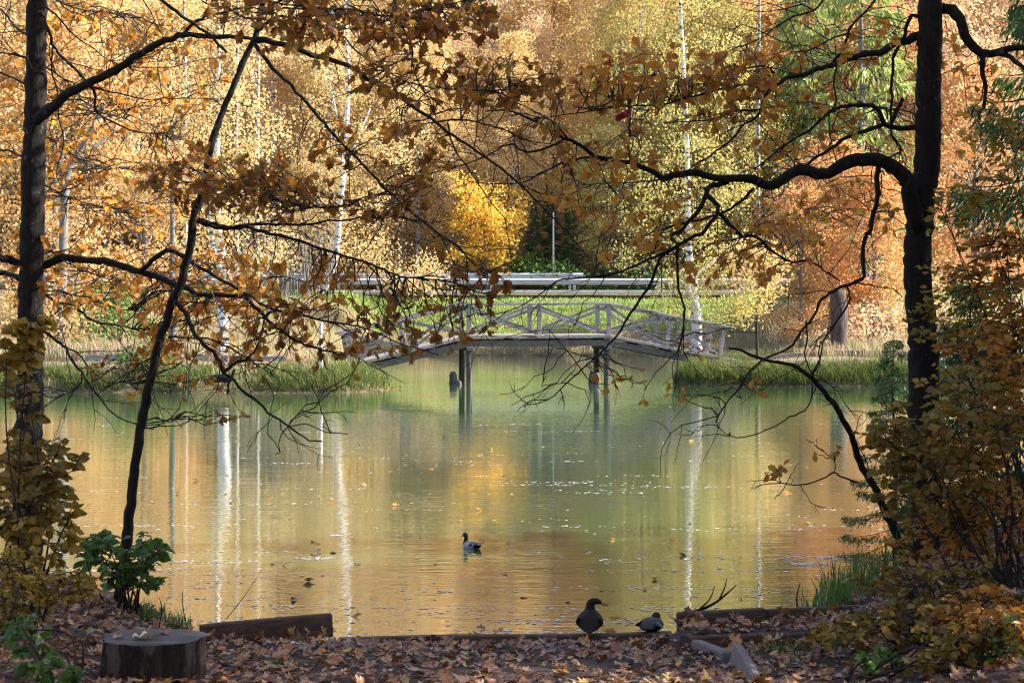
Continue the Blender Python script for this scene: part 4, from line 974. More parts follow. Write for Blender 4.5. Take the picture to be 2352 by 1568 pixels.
# --- oak at left with a straight dark trunk
f = W(68, 1312, 20.6)
L1 = Oak('oak_tree', (f[0], 20.6, f[2]), 'dark straight oak trunk at the left edge with long bent branches')
L1.limb('A 262,-700 258,-300 248,0 243,250 240,500 240,750 228,1000 222,1250 217,1568;D 207,500 203,1000 190,1568;G 185,0 180,200 178,400 178,650 185,850 190,960', 120, 210, 20.6, 20.6, 'trunk', n=18, pw=1.0, wob=0.004, keep=False)
L1.limb('A 250,800 330,735 420,660 560,570 740,490 900,390 1040,300 1170,255 1230,230 1380,240 1540,250 1690,262', 80, 26, 20.55, 19.35)
L1.limb('A 1225,235 1300,160 1380,110 1500,85 1620,55 1760,20', 26, 12, 19.8, 18.9)
L1.limb('A 310,50 400,130 500,240 620,320 740,410 860,440', 14, 5, 20.5, 21.5)
L1.limb('A 300,150 330,210 360,300 390,360 480,440 570,540 600,570', 24, 16, 20.5, 20.2)
L1.limb('A 600,575 640,640 640,730 700,790 800,840 900,880 1010,895 1120,890', 22, 8, 20.2, 21.4)
L1.limb('A 590,565 700,610 850,640 980,670 1100,660 1300,660 1500,665', 14, 6, 20.2, 20.6)
L1.limb('A 352,320 350,480 380,600 390,700 395,800 430,950 390,1100 385,1200 430,1270', 12, 6, 20.5, 21)
L1.limb('A 1000,-60 1080,0 1160,60 1250,130 1340,190 1430,260 1520,350', 26, 18, 18.9, 18.6)
L1.limb('A 940,-40 1010,80 1050,170 1090,240', 10, 5, 19.2, 19)
L1.limb('A 200,400 160,385 80,365 0,355 -90,330', 16, 12, 20.6, 20.2)
L1.limb('A 200,580 160,560 60,510 0,480 -80,440', 16, 10, 20.6, 20.9)
L1.limb('A 200,1040 140,1050 60,1010 0,1000', 16, 10, 20.6, 21.3)
L1.limb('D 200,300 140,290 60,260 0,240 -120,220', 60, 50, 20.6, 20.3)
L1.limb('D 200,300 300,290 400,250 550,255 700,265 850,310 960,345 1050,370 1130,410 1190,440 1260,450 1310,490 1370,490 1500,500 1640,510 1700,570 1760,620 1800,670 1900,740 1980,800 2080,840 2180,865 2320,900', 58, 10, 20.6, 19.0, pw=1.0)
L1.limb('D 940,340 1020,270 1080,215 1150,205 1230,240 1300,290 1400,340 1500,400 1600,460 1700,520 1800,580 1950,620 2080,640 2200,670 2331,690;E 260,650 400,700 520,760 640,790 760,830', 34, 6, 20.0, 19.2)
L1.limb('D 1640,510 1720,470 1760,400 1850,370 1950,380 2080,430 2200,470', 16, 6, 19.5, 20.3)
L1.limb('D 1770,640 1850,590 1900,550 2000,580 2130,600 2250,560', 14, 6, 19.4, 18.8)
L1.limb('D 240,700 300,740 380,800 440,850 500,960 550,1010 600,1090 650,1160 700,1230 760,1290 830,1330 920,1360', 26, 7, 20.5, 19.6)
L1.limb('D 440,850 520,880 580,960 640,1030 720,1080 820,1080 920,1090', 14, 5, 20.3, 20.9)
L1.limb('D 550,1010 545,1080 490,1140 400,1170 300,1240', 12, 5, 20.1, 20.5)
L1.limb('D 240,460 300,490 380,540 500,570 560,620 620,670 720,690 850,710 950,740 1040,770', 24, 8, 20.6, 21.6)
L1.limb('D 240,440 300,465 420,470 500,500 600,510 700,560 800,590 900,600', 18, 6, 20.6, 22.0)
L1.limb('D 200,400 120,380 40,350 -60,350', 40, 30, 20.6, 20.9)
L1.limb('D 230,100 320,180 420,260 560,330 700,380 850,420', 16, 5, 20.6, 23.0)
L1.limb('A 240,900 330,930 450,1010 560,1100 680,1130 800,1120', 18, 6, 20.6, 23.5)
L1.limb('A 240,420 340,470 460,560 560,680 700,760 850,800', 16, 5, 20.6, 23.8)
L1.limb('A 230,1200 330,1260 470,1330 600,1380 760,1400 900,1440', 16, 5, 20.6, 24)
L1.limb('A 245,-60 380,0 520,60 700,80 880,100', 18, 6, 20.6, 23.5)
L1.limb('A 200,250 100,180 30,90 -40,20', 18, 10, 20.6, 22.5)
L1.bare(3.4, 0.2, 0.75)
L1.leaves(280, 160, 240, 150, 96, 21.2, 24.2, 0.113, 'oak_orange')
L1.leaves(250, 420, 240, 130, 90, 21.2, 24.5, 0.113, 'oak_orange')
L1.leaves(60, 250, 80, 220, 29, 21.2, 24, 0.113, 'oak_orange')
L1.leaves(300, 640, 330, 80, 114, 20.4, 23.4, 0.113, 'oak_orange')
L1.leaves(520, 740, 250, 90, 66, 19.5, 21.5, 0.113, 'oak_orange')
L1.leaves(650, 760, 200, 80, 31, 19.2, 20.5, 0.113, 'oak_brown')
L1.leaves(400, 860, 200, 60, 17, 19.8, 21, 0.099, 'oak_brown')
L1.leaves(60, 660, 80, 160, 17, 20.2, 21.5, 0.108, 'oak_orange')
L1.leaves(520, 930, 80, 30, 6, 19.5, 20, 0.099, 'oak_brown', (2, 5))
crown_above(L1, np.array([-4.5, 20.5, 9.6]), (3.6, 3.2, 2.6), 4500, 'oak_orange', 0.14)
L1.finish('oak')

# --- slender leaning oak
f = W(277, 1372, 19.2)
L2 = Oak('oak_tree', (f[0], 19.2, f[2]), 'slender leaning oak stem rising from the left bank across the picture')
L2.limb('G 768,1030 770,1000 790,940 810,780 830,600 850,400 880,150 905,0;D 950,1350 985,1170 1020,1000 1060,830 1110,690 1150,550 1210,420 1250,270 1290,130;A 1290,1500 1340,1330 1380,1200 1400,1060 1440,900 1500,740 1560,590 1640,400 1700,270 1745,120 1775,-60 1790,-300', 74, 34, 19.2, 19.2, 'trunk', n=14, pw=1.0, wob=0.004, keep=False)
L2.limb('A 1700,272 1790,270 1900,300 2050,350 2200,400 2331,440;B 250,440 370,520 500,600 640,690 740,755 820,820 1000,940 1150,1050 1270,1150 1400,1280 1560,1440;E 1640,170 1700,230', 50, 6, 19.2, 17.9, pw=0.7)
L2.limb('A 1705,290 1800,420 1950,570 2090,730 2200,860 2331,1000;B 260,990 380,1120 500,1230 620,1340 760,1450;E 870,150 960,250 1040,320', 30, 7, 19.2, 18.0)
L2.limb('A 1400,1235 1500,1260 1560,1250 1700,1290 1850,1340 2000,1380 2150,1390 2331,1380;B 260,1240 400,1200 550,1220', 24, 7, 19.2, 18.2)
L2.limb('A 1330,1470 1450,1510 1560,1530 1700,1505 1850,1500 2050,1510 2200,1480 2331,1475;B 330,1340 500,1340 620,1370', 28, 7, 19.2, 18.6)
L2.limb('D 1320,0 1450,40 1650,40 1760,70 1900,100 2050,150 2150,180 2331,240;E 300,250 420,300 560,350 700,360 860,380 950,420 1060,450 1150,430', 28, 7, 19.2, 17.8)
L2.limb('D 1190,540 1260,640 1300,740 1340,800 1430,880 1480,950 1500,1010 1570,1070 1650,1150 1740,1220 1800,1280 1870,1330 1930,1370 2000,1420 2080,1470 2160,1475', 34, 9, 19.2, 18.2)
L2.limb('D 1930,1370 2060,1360 2180,1410 2331,1425', 9, 5, 18.35, 18.1)
L2.limb('D 1930,1380 1890,1430 1870,1500 1880,1550 1850,1560', 9, 5, 18.35, 18.3)
L2.limb('D 1940,1360 1990,1300 2050,1230', 9, 5, 18.35, 18.6)
L2.limb('D 1130,780 1250,780 1400,790 1500,830 1600,880 1700,950 1800,1010 1880,1080', 18, 6, 19.2, 19.6)
L2.limb('D 1160,465 1020,480 950,560 880,640 850,680', 14, 5, 19.2, 19.6)
L2.limb('D 1040,895 950,950 850,1020 760,1080 700,1110', 14, 5, 19.2, 18.7)
L2.limb('A 1745,100 1830,30 1950,-20 2100,-60', 26, 12, 19.2, 17.6)
L2.limb('A 1720,210 1850,120 2000,130 2150,180 2300,250;B 250,320 400,420 600,520 900,560 1200,560', 22, 6, 19.2, 17.6)
L2.limb('A 1740,130 1640,120 1540,60 1400,30 1300,-30', 20, 9, 19.2, 17.8)
L2.limb('B -50,60 200,60 420,100 700,60 1000,-20', 20, 8, 17.4, 16.6)
L2.limb('B 480,-30 520,130 590,280 610,450 680,580 740,700', 16, 6, 17.3, 17.8)
L2.limb('B 740,760 850,740 1000,760 1150,800 1300,870 1500,900', 14, 6, 18.5, 18.9)
L2.limb('B 820,770 830,850 880,960 960,1070 1060,1220 1200,1390', 14, 6, 18.4, 18.2)
L2.limb('D 1500,1010 1560,960 1640,930 1700,880 1740,800', 28, 10, 18.7, 18.5)
L2.limb('D 1570,1000 1540,1090 1525,1160', 20, 14, 18.6, 18.5)
L2.bare(3.4, 0.2, 0.8)
L2.leaves(800, 30, 330, 65, 92, 16.3, 18.2, 0.113, 'oak_brown')
L2.leaves(980, 60, 190, 50, 44, 16.0, 17.4, 0.115, 'oak_brown')
L2.leaves(690, 80, 100, 70, 18, 17, 18, 0.113, 'oak_brown')
L2.leaves(1040, 180, 250, 60, 60, 17, 18.8, 0.106, 'oak_brown')
L2.leaves(1180, 215, 120, 40, 26, 17.2, 18.4, 0.106, 'oak_brown')
L2.leaves(470, 410, 160, 70, 62, 17.6, 18.8, 0.115, 'oak_brown')
L2.leaves(600, 430, 120, 75, 32, 17.6, 19, 0.113, 'oak_brown')
L2.leaves(860, 440, 140, 70, 20, 18, 19, 0.106, 'oak_brown')
L2.leaves(900, 330, 220, 60, 24, 18.2, 19.2, 0.108, 'oak_brown')
L2.leaves(970, 730, 160, 75, 24, 18, 19.6, 0.113, 'oak_brown')
L2.leaves(900, 790, 150, 50, 14, 18.4, 19.4, 0.108, 'oak_brown')
L2.leaves(1110, 640, 70, 35, 12, 17.8, 18.3, 0.106, 'oak_brown')
L2.leaves(1012, 575, 18, 14, 2, 18, 18.2, 0.113, 'oak_brown')
L2.leaves(700, 640, 160, 60, 24, 18.6, 19.8, 0.113, 'oak_orange')
crown_above(L2, np.array([-1.2, 18.4, 8.9]), (3.2, 2.6, 2.0), 3000, 'oak_brown', 0.15)
L2.finish('oak')

# --- big oak at right
f = W(2135, 1315, 21.0)
R1 = Oak('oak_tree', (f[0], 21.0, f[2]), 'thick dark oak trunk at right with an arching low limb reaching left')
R1.limb('C 1760,-700 1750,-300 1740,0 1740,250 1732,500 1725,800 1725,1000 1712,1150 1685,1300 1668,1525;F 1655,300 1670,500 1685,700 1700,900 1695,1100 1690,1300;I 1700,200 1710,380 1715,600 1720,800 1725,900', 148, 215, 21, 21, 'trunk', n=20, pw=1.0, wob=0.004, keep=False)
R1.limb('C 1655,1480 1620,1340 1600,1250 1590,1180 1530,1110 1450,1060 1370,1040 1260,1045 1160,1080 1070,1130 1000,1130 920,1110 850,1120 760,1185 690,1210 620,1190 520,1160 430,1175 330,1155 200,1130 90,1140 0,1165;B 2150,1105 2060,1050 1960,1010 1800,990 1700,950 1620,890 1540,860 1480,820 1380,760 1260,710 1150,685 1050,690', 118, 10, 21, 19.3, pw=0.75, n=14)
R1.limb('B 1560,860 1500,780 1440,740 1350,690 1250,640 1120,610', 16, 6, 19.6, 19.9)
R1.limb('B 1980,1005 1945,960 1940,870 1945,760 1945,640 1990,560 2050,500 2110,460', 20, 10, 19.8, 20.5)
R1.limb('B 1945,620 1900,610 1850,620 1840,590', 14, 8, 20.2, 20.1)
R1.limb('B 1530,870 1400,930 1280,940 1240,900 1180,900 1050,970 950,1010 700,1080 500,1130', 18, 5, 19.6, 19.0)
R1.limb('B 1700,975 1560,1000 1460,1040 1380,1080 1300,1130 1150,1140 950,1130', 16, 6, 19.7, 20.3)
R1.limb('B 2150,1110 2000,1130 1800,1135 1650,1150', 12, 5, 20, 20.5)
R1.limb('C 420,1180 360,1210 300,1220 270,1300 220,1380 160,1450 100,1525', 44, 22, 20.3, 20.0)
R1.limb('C 290,1280 350,1340 350,1390 300,1470 250,1525;F 170,110 90,160 80,210 95,300 90,400 120,520 140,620 120,750 95,850', 34, 10, 20.2, 19.6)
R1.limb('C 590,1230 500,1310 400,1380 250,1430 0,1500;B 2100,1550', 24, 10, 20.5, 20.1)
R1.limb('C 350,1385 420,1450 500,1525;F 510,100 600,100 680,170 760,230 850,265 950,265 1050,320 1150,390', 28, 10, 20.3, 20.9)
R1.limb('C 110,1510 40,1540;E 2240,150 2100,220 1950,290 1830,330 1650,350 1500,370 1420,430 1300,510 1150,570 1000,580', 24, 5, 20.0, 19.0)
R1.limb('E 2260,140 2200,180 2130,230 2080,380 2000,500 1930,600 1880,700 1800,780 1730,850 1650,920 1560,1000 1480,1080 1400,1120 1320,1135 1290,1150', 24, 4, 20.0, 19.2)
R1.limb('E 1730,850 1640,830 1560,800 1480,780', 8, 4, 19.5, 19.2)
R1.limb('E 1560,1000 1460,1010 1400,1020 1430,960', 7, 4, 19.3, 19.1)
R1.limb('C 1690,830 1650,830 1560,845 1440,820 1350,840 1230,880 1130,940 1040,1000 940,1070 860,1115', 44, 14, 21, 20.5)
R1.limb('C 1440,815 1400,720 1370,690 1250,690 1120,710 1040,770 950,850 850,910 760,970 680,1040 590,1110', 36, 10, 20.9, 20.0)
R1.limb('C 1480,820 1530,720 1560,640', 30, 24, 20.9, 20.8)
R1.limb('C 1700,215 1600,260 1500,290 1440,330 1380,350 1300,355 1200,395 1100,425 1000,450 900,490 800,520 730,555 680,600 650,660 610,760 530,810 450,900 350,985 200,1080 100,1160', 58, 8, 21, 19.8)
R1.limb('C 710,560 600,550 480,560 300,600 100,650 0,680;B 1900,660 1700,690 1500,720 1300,740', 22, 5, 20.3, 19.4)
R1.limb('C 730,550 720,480 690,440 560,440 400,500 250,570 0,660', 20, 6, 20.3, 20.6)
R1.limb('C 615,720 450,730 350,770 200,790 0,800', 18, 6, 20.2, 19.8)
R1.limb('C 1090,430 1170,330 1210,200 1280,110 1330,60 1400,-20', 20, 12, 20.6, 20.2)
R1.limb('C 1130,430 1110,560 1130,650 1080,760 1090,900 1130,1060', 14, 6, 20.6, 20.2)
R1.limb('C 1100,-60 1040,0 980,70 850,110 740,170 640,250 500,300', 20, 6, 20.2, 19.6)
R1.limb('C 980,70 900,30 800,60 640,80 520,60', 12, 5, 20, 19.8)
R1.limb('C 1200,220 1080,260 960,330 820,350 700,440 500,470', 12, 5, 20.4, 19.8)
R1.limb('C 1700,110 1620,110 1590,150 1580,230 1530,320 1495,420 1490,550 1490,680 1480,800 1490,880 1540,960 1560,980 1490,1020 1400,1040', 30, 10, 21, 20.6)
R1.limb('C 1780,60 1880,65 1930,130 1970,230 2030,310 2080,350 2180,350 2260,310 2400,310', 84, 40, 21, 20.6)
R1.limb('C 2170,345 2260,370 2330,430 2420,500', 36, 26, 20.7, 20.3)
R1.limb('C 2085,360 2080,450 2100,560 2090,700', 40, 24, 20.8, 20.9)
R1.limb('C 1405,1060 1390,1200 1395,1300 1360,1440 1345,1525;F 1330,80 1300,170 1310,320 1290,380 1200,420 1110,450 1030,510 980,620 900,720 840,810 750,860 640,910 560,980 500,1090 400,1190 340,1310', 36, 9, 20.9, 19.8)
R1.limb('F 1195,420 1215,510 1170,600 1100,700 1040,790 1020,900 960,1000', 16, 9, 20.4, 20.3)
R1.limb('F 1250,400 1400,430 1500,440 1560,500', 12, 6, 20.5, 20.9)
R1.limb('F 930,650 940,760 920,860 950,960 1000,1060 960,1150', 12, 7, 20.2, 20.1)
R1.limb('C 1660,780 1600,730 1500,710 1400,700', 12, 6, 21, 21.4)
R1.bare(3.7, 0.2, 0.85, 0.05)
R1.leaves(1560, 170, 220, 70, 53, 18.9, 20.6, 0.122, 'oak_orange')
R1.leaves(1600, 200, 170, 60, 26, 18.9, 20.2, 0.122, 'oak_brown')
R1.leaves(1390, 190, 90, 50, 12, 18.9, 20, 0.122, 'oak_brown')
R1.leaves(1430, 440, 190, 110, 43, 19, 20.8, 0.117, 'oak_orange')
R1.leaves(1330, 330, 160, 60, 19, 19, 20.4, 0.117, 'oak_brown')
R1.leaves(1780, 230, 230, 120, 56, 20, 21.6, 0.117, 'oak_orange')
R1.leaves(1880, 90, 180, 80, 19, 20, 21.6, 0.117, 'oak_orange')
R1.leaves(1900, 440, 180, 150, 56, 21.5, 23.5, 0.113, 'oak_orange')
R1.leaves(1680, 560, 230, 80, 40, 19.8, 21.4, 0.117, 'oak_orange')
R1.leaves(1620, 860, 260, 55, 11, 19.3, 20.2, 0.108, 'oak_orange', (1, 4))
R1.leaves(1450, 880, 120, 40, 5, 19.3, 19.8, 0.108, 'oak_orange', (1, 3))
R1.leaves(2200, 220, 120, 130, 31, 21.2, 23, 0.117, 'oak_orange')
crown_above(R1, np.array([4.2, 20.6, 9.8]), (4.4, 3.4, 2.8), 4200, 'oak_orange', 0.14)
R1.finish('oak')

# --- small bare oak leaning over the water at right
f = W(2093, 1310, 20.6)
R2 = Oak('oak_sapling', (f[0], 20.6, f[2]), 'small dark oak stem leaning left over the water in front of the right bank')
R2.limb('I 1608,840 1600,810 1550,700 1500,560 1440,430 1370,280 1300,170 1250,50;F 1220,1390 1150,1250 1080,1150 1000,1060 940,1000 850,940 770,920 650,900 560,870 480,830 430,830', 62, 12, 20.6, 19.6, 'trunk', n=12, pw=1.0)
R2.limb('F 970,1040 970,1150 920,1230 820,1280 700,1350 580,1395 480,1410 400,1380 330,1325 220,1345', 12, 5, 19.9, 19.2)
R2.limb('F 960,1010 1020,930 1010,850 1030,780', 14, 7, 19.9, 20.2)
R2.limb('I 1270,260 1180,230 1110,195 1030,240 900,275 800,270 700,235 660,200', 14, 5, 20.3, 19.5)
R2.limb('I 1110,200 1120,130 1070,80 1030,40', 8, 4, 20, 20.2)
R2.limb('F 650,900 560,980 520,1060', 8, 4, 19.7, 19.5)
R2.bare(2.0, 0.15, 0.5)
R2.leaves(1790, 1078, 36, 14, 4, 19.5, 19.7, 0.11, 'oak_orange', (2, 4))
R2.leaves(1890, 1050, 50, 25, 4, 19.8, 20.1, 0.11, 'oak_orange', (1, 3))
R2.leaves(1700, 880, 60, 25, 4, 19.5, 19.8, 0.11, 'oak_brown', (1, 3))
R2.finish('oak')

# ------------------------------------------------------------------ shrubs and herbs of the near banks
def shrub(name, base, clusters, label, tmpl='ovate', stems=7, size=0.1, dens=2.1, flat=0.6, cap=300, cat='shrub'):
    """base: (column, distance); clusters: (column, row, rx, ry, distance, spread, sprays, material)"""
    x = at_px(base[0], base[1]); z = float(ground_z(x, base[1]))
    S = Oak(name, (x, base[1], z), label, cat, 'bark_twig')
    foot = np.array([x, base[1], z]); tips = []
    for (cx_, cy_, rx, ry, Yd, dY, n, mat) in clusters:
        c = W(cx_, cy_, Yd)
        for k in range(max(1, stems // len(clusters))):
            e = W(cx_ + rx * rng.uniform(-.7, .7), cy_ + ry * rng.uniform(-.8, .4), Yd + rng.uniform(-dY, dY))
            b = foot + np.array([rng.normal(0, .12), rng.normal(0, .12), -0.05]); mid = b * 0.5 + e * 0.5 + np.array([0, 0, .18]) + rng.normal(0, .08, 3)
            Q = smooth_path(np.array([b, mid, e]), 0.08); rr = np.linspace(0.012, 0.004, len(Q))
            tube(S.tw, Q - foot, rr, 5, False); S.pts.append(np.column_stack([Q, rr]))
        C = S.cloud()
        for k in range(int(n * dens)):
            a = rng.uniform(0, 6.283); d = math.sqrt(rng.uniform(0, 1)); q = W(cx_ + rx * d * math.cos(a), cy_ + ry * d * math.sin(a), Yd + rng.uniform(-dY, dY))
            gz = float(ground_z(q[0], q[1]))
            if q[2] < gz + 0.06: q[2] = gz + rng.uniform(0.06, 0.3)
            i = int(np.argmin(np.linalg.norm(C[:, :3] - q, axis=1) + rng.uniform(0, .12, len(C)))); b = C[i, :3]
            dd = np.linalg.norm(b - q)
            if dd > 0.7: b = q + (b - q) * 0.7 / dd
            P = S.twig(b, q, 0.0036, 0.0016, 0.08, 0.02, 6); dr = (P[-1] - P[0]); dr /= np.linalg.norm(dr) + 1e-6
            side = np.cross(dr, [0, 0, 1.0]); side /= np.linalg.norm(side) + 1e-6
            for j in range(2, 6):
                for sg in (-1, 1):
                    if rng.uniform() < 0.25: continue
                    ax = dr * 0.55 + side * sg * rng.uniform(.5, 1) + rng.normal(0, .25, 3); ax[2] = ax[2] * flat - rng.uniform(.05, .55)
                    S.leaf.append((P[j], ax / np.linalg.norm(ax), size * rng.uniform(.65, 1.25), mat))
    S.finish(tmpl, cap)
    return S
shrub('hazel_shrub', (2290, 17.2), [(2080, 1010, 120, 90, 17.0, .5, 26, 'shrub_olive'), (2120, 1130, 150, 80, 17.0, .6, 22, 'shrub_olive'), (2240, 960, 110, 130, 17.4, .6, 26, 'shrub_olive')], 'dark olive leaved shrub in front of the right oak trunk', size=0.092, stems=12)
shrub('yellow_shrub', (2330, 18.0), [(2200, 1040, 130, 60, 18.2, .6, 30, 'shrub_orange'), (2260, 1180, 150, 110, 17.8, .7, 55, 'shrub_orange'), (2160, 1240, 120, 70, 17.6, .6, 26, 'shrub_orange'), (2310, 880, 70, 130, 18.6, .6, 44, 'shrub_orange'), (2210, 900, 110, 80, 18.8, .5, 24, 'shrub_yellow')], 'orange and brown leaved shrub filling the right edge', size=0.072, stems=16)
shrub('low_shrub', (2120, 15.4), [(2130, 1330, 190, 70, 15.8, .6, 40, 'shrub_olive'), (2060, 1440, 160, 60, 15.2, .5, 34, 'shrub_olive'), (2250, 1430, 130, 90, 15.0, .5, 36, 'shrub_orange'), (1950, 1460, 90, 30, 15.4, .3, 12, 'shrub_yellow')], 'low yellow green shrub over the right timber steps', size=0.07, stems=16)
shrub('low_shrub', (2290, 14.2), [(2290, 1480, 90, 90, 14.2, .4, 36, 'shrub_orange'), (2200, 1530, 120, 50, 14.0, .4, 26, 'shrub_olive')], 'brown leaved low shrub in the bottom right corner', size=0.075, stems=10)
shrub('rowan_shrub', (2420, 19.5), [(2290, 560, 90, 40, 19.6, .5, 22, 'shrub_orange'), (2260, 640, 100, 40, 19.8, .5, 22, 'shrub_orange'), (2280, 430, 80, 70, 19.8, .6, 14, 'shrub_yellow'), (2300, 330, 70, 70, 20, .6, 12, 'shrub_yellow'), (2200, 720, 100, 60, 20.0, .5, 18, 'shrub_yellow'), (2110, 700, 40, 90, 20.0, .3, 9, 'shrub_yellow'), (2310, 760, 60, 90, 19.4, .5, 30, 'shrub_orange'), (2230, 800, 90, 60, 19.6, .5, 18, 'shrub_orange'), (2180, 500, 60, 90, 20.2, .4, 8, 'shrub_yellow')], 'tall shrub with yellow sprays in front of the dark spruce at right', size=0.07, stems=18)
shrub('hazel_shrub', (40, 17.0), [(90, 1060, 110, 60, 17.0, .5, 20, 'shrub_olive'), (60, 1150, 110, 90, 16.8, .5, 34, 'shrub_olive'), (110, 1210, 90, 90, 16.6, .4, 18, 'shrub_yellow'), (50, 920, 50, 110, 17.2, .4, 9, 'shrub_olive')], 'olive leaved shrub in front of the left oak trunk', size=0.095, stems=14)
shrub('yellow_shrub', (60, 15.8), [(110, 1350, 120, 45, 15.6, .4, 40, 'shrub_yellow'), (40, 1300, 70, 60, 15.8, .4, 24, 'shrub_yellow'), (30, 1420, 60, 70, 15.2, .3, 18, 'shrub_olive')], 'small leaved yellow shrub at the left edge above the leaf litter', size=0.055, stems=10)
shrub('sprig', (40, 16.2), [(70, 745, 60, 22, 16.2, .2, 5, 'shrub_yellow'), (40, 800, 50, 50, 16.2, .2, 6, 'shrub_yellow')], 'yellow leaved sprigs hanging across the left oak trunk', size=0.12, stems=2)
shrub('bramble', (300, 18.6), [(240, 1270, 70, 50, 18.7, .3, 14, 'herb_green'), (340, 1270, 50, 50, 18.5, .3, 12, 'herb_green'), (310, 1330, 70, 30, 18.5, .3, 9, 'herb_green')], 'green leaved bramble round the foot of the leaning oak', size=0.10, stems=12)
shrub('bramble', (130, 12.9), [(120, 1535, 60, 28, 12.9, .25, 8, 'herb_green'), (60, 1460, 50, 50, 13.4, .3, 6, 'herb_green')], 'bright green leaves in the bottom left corner beside the stump', size=0.085, stems=8)
shrub('bramble', (2010, 14.3), [(2020, 1520, 60, 30, 14.2, .2, 7, 'herb_green'), (2300, 1560, 60, 30, 13.8, .2, 7, 'herb_green')], 'green sprigs at the bottom right under the yellow shrub', size=0.07, stems=8)
tuft((at_px(610, 17.95), 17.75), 0.3, 60, 0.30, 'green grass tuft behind the tilted timber')
tuft((at_px(370, 18.6), 18.7), 0.35, 160, 0.22, 'green grass at the water edge left of the tilted timber')
tuft((at_px(1985, 20.3), 20.6), 0.45, 260, 0.5, 'tall green grass on the right shore beside the leaning sapling')
tuft((at_px(1925, 19.4), 19.5), 0.35, 160, 0.36, 'green grass at the water edge behind the right boards')
tuft((at_px(1780, 15.7), 15.75), 0.3, 50, 0.16, 'small grass tuft beside the pale grey plank')
tuft((at_px(1860, 16.0), 16.1), 0.3, 50, 0.16, 'small grass tuft under the long dark board')
tuft((at_px(655, 15.2), 15.25), 0.1, 24, 0.1, 'tiny grass tuft by the low timber right of the stump')

# spruce with dark hanging branches behind the right oak
VAR['near_spruce'] = [make_tree('spruce', 901, H=11, Rw=2.7, n=26000, leaf=0.16, r0=0.12)]
tree('near_spruce', 0, at_px(2440, 26), 26, 0.9, 'f_spruce', 'spruce_tree', 'dark shaded spruce with hanging branches behind the right oak trunk', bark=M['bark_dark'])
tree('near_spruce', 0, at_px(2055, 24.2), 24.2, 0.28, 'f_spruce', 'spruce_sapling', 'small dark spruce sapling left of the right oak trunk', bark=M['bark_dark'])
tree('near_spruce', 0, at_px(2230, 23.6), 23.6, 0.3, 'f_spruce', 'spruce_sapling', 'small dark spruce sapling right of the right oak trunk', bark=M['bark_dark'], rot=2.0)

# the wood on the near bank, out of the picture to the right and behind: it shades the foreground
for i, (x, y, sc, kd, mt) in enumerate([(9.5, 19.0, 1.0, 'spruce', 'f_spruce'), (10.5, 22.2, 1.0, 'round', 'f_orange'), (12.5, 16.0, 1.15, 'round', 'f_gold'), (14.5, 20.5, 1.2, 'round', 'f_gold'), (16, 24, 1.1, 'spruce', 'f_spruce'), (18.5, 18.5, 1.2, 'spruce', 'f_spruce'), (19.5, 23.5, 1.3, 'round', 'f_gold'), (24, 21, 1.3, 'round', 'f_orange'), (24.5, 26, 1.2, 'round', 'f_orange'), (9.5, 12, 1.1, 'round', 'f_gold'), (17, 12, 1.2, 'spruce', 'f_spruce'), (8.5, 6, 1.0, 'round', 'f_orange'), (30, 24.5, 1.3, 'spruce', 'f_spruce'),
                                        (7, 0, 1.1, 'round', 'f_gold'), (-7, 6, 1.1, 'round', 'f_gold'), (-10, 13, 1.1, 'round', 'f_orange'), (-4, -5, 1.2, 'round', 'f_gold'), (3, -7, 1.2, 'spruce', 'f_spruce'), (12, -5, 1.2, 'round', 'f_orange')]):
    tree(kd, i, x, y, sc * (0.88 if x > 8 else 1.0), mt, 'spruce_tree' if kd == 'spruce' else 'oak_tree', 'tree of the near wood beside the viewpoint, outside the picture', 'trees of the near wood', bark=M['bark_dark'], rot=i * 1.3)

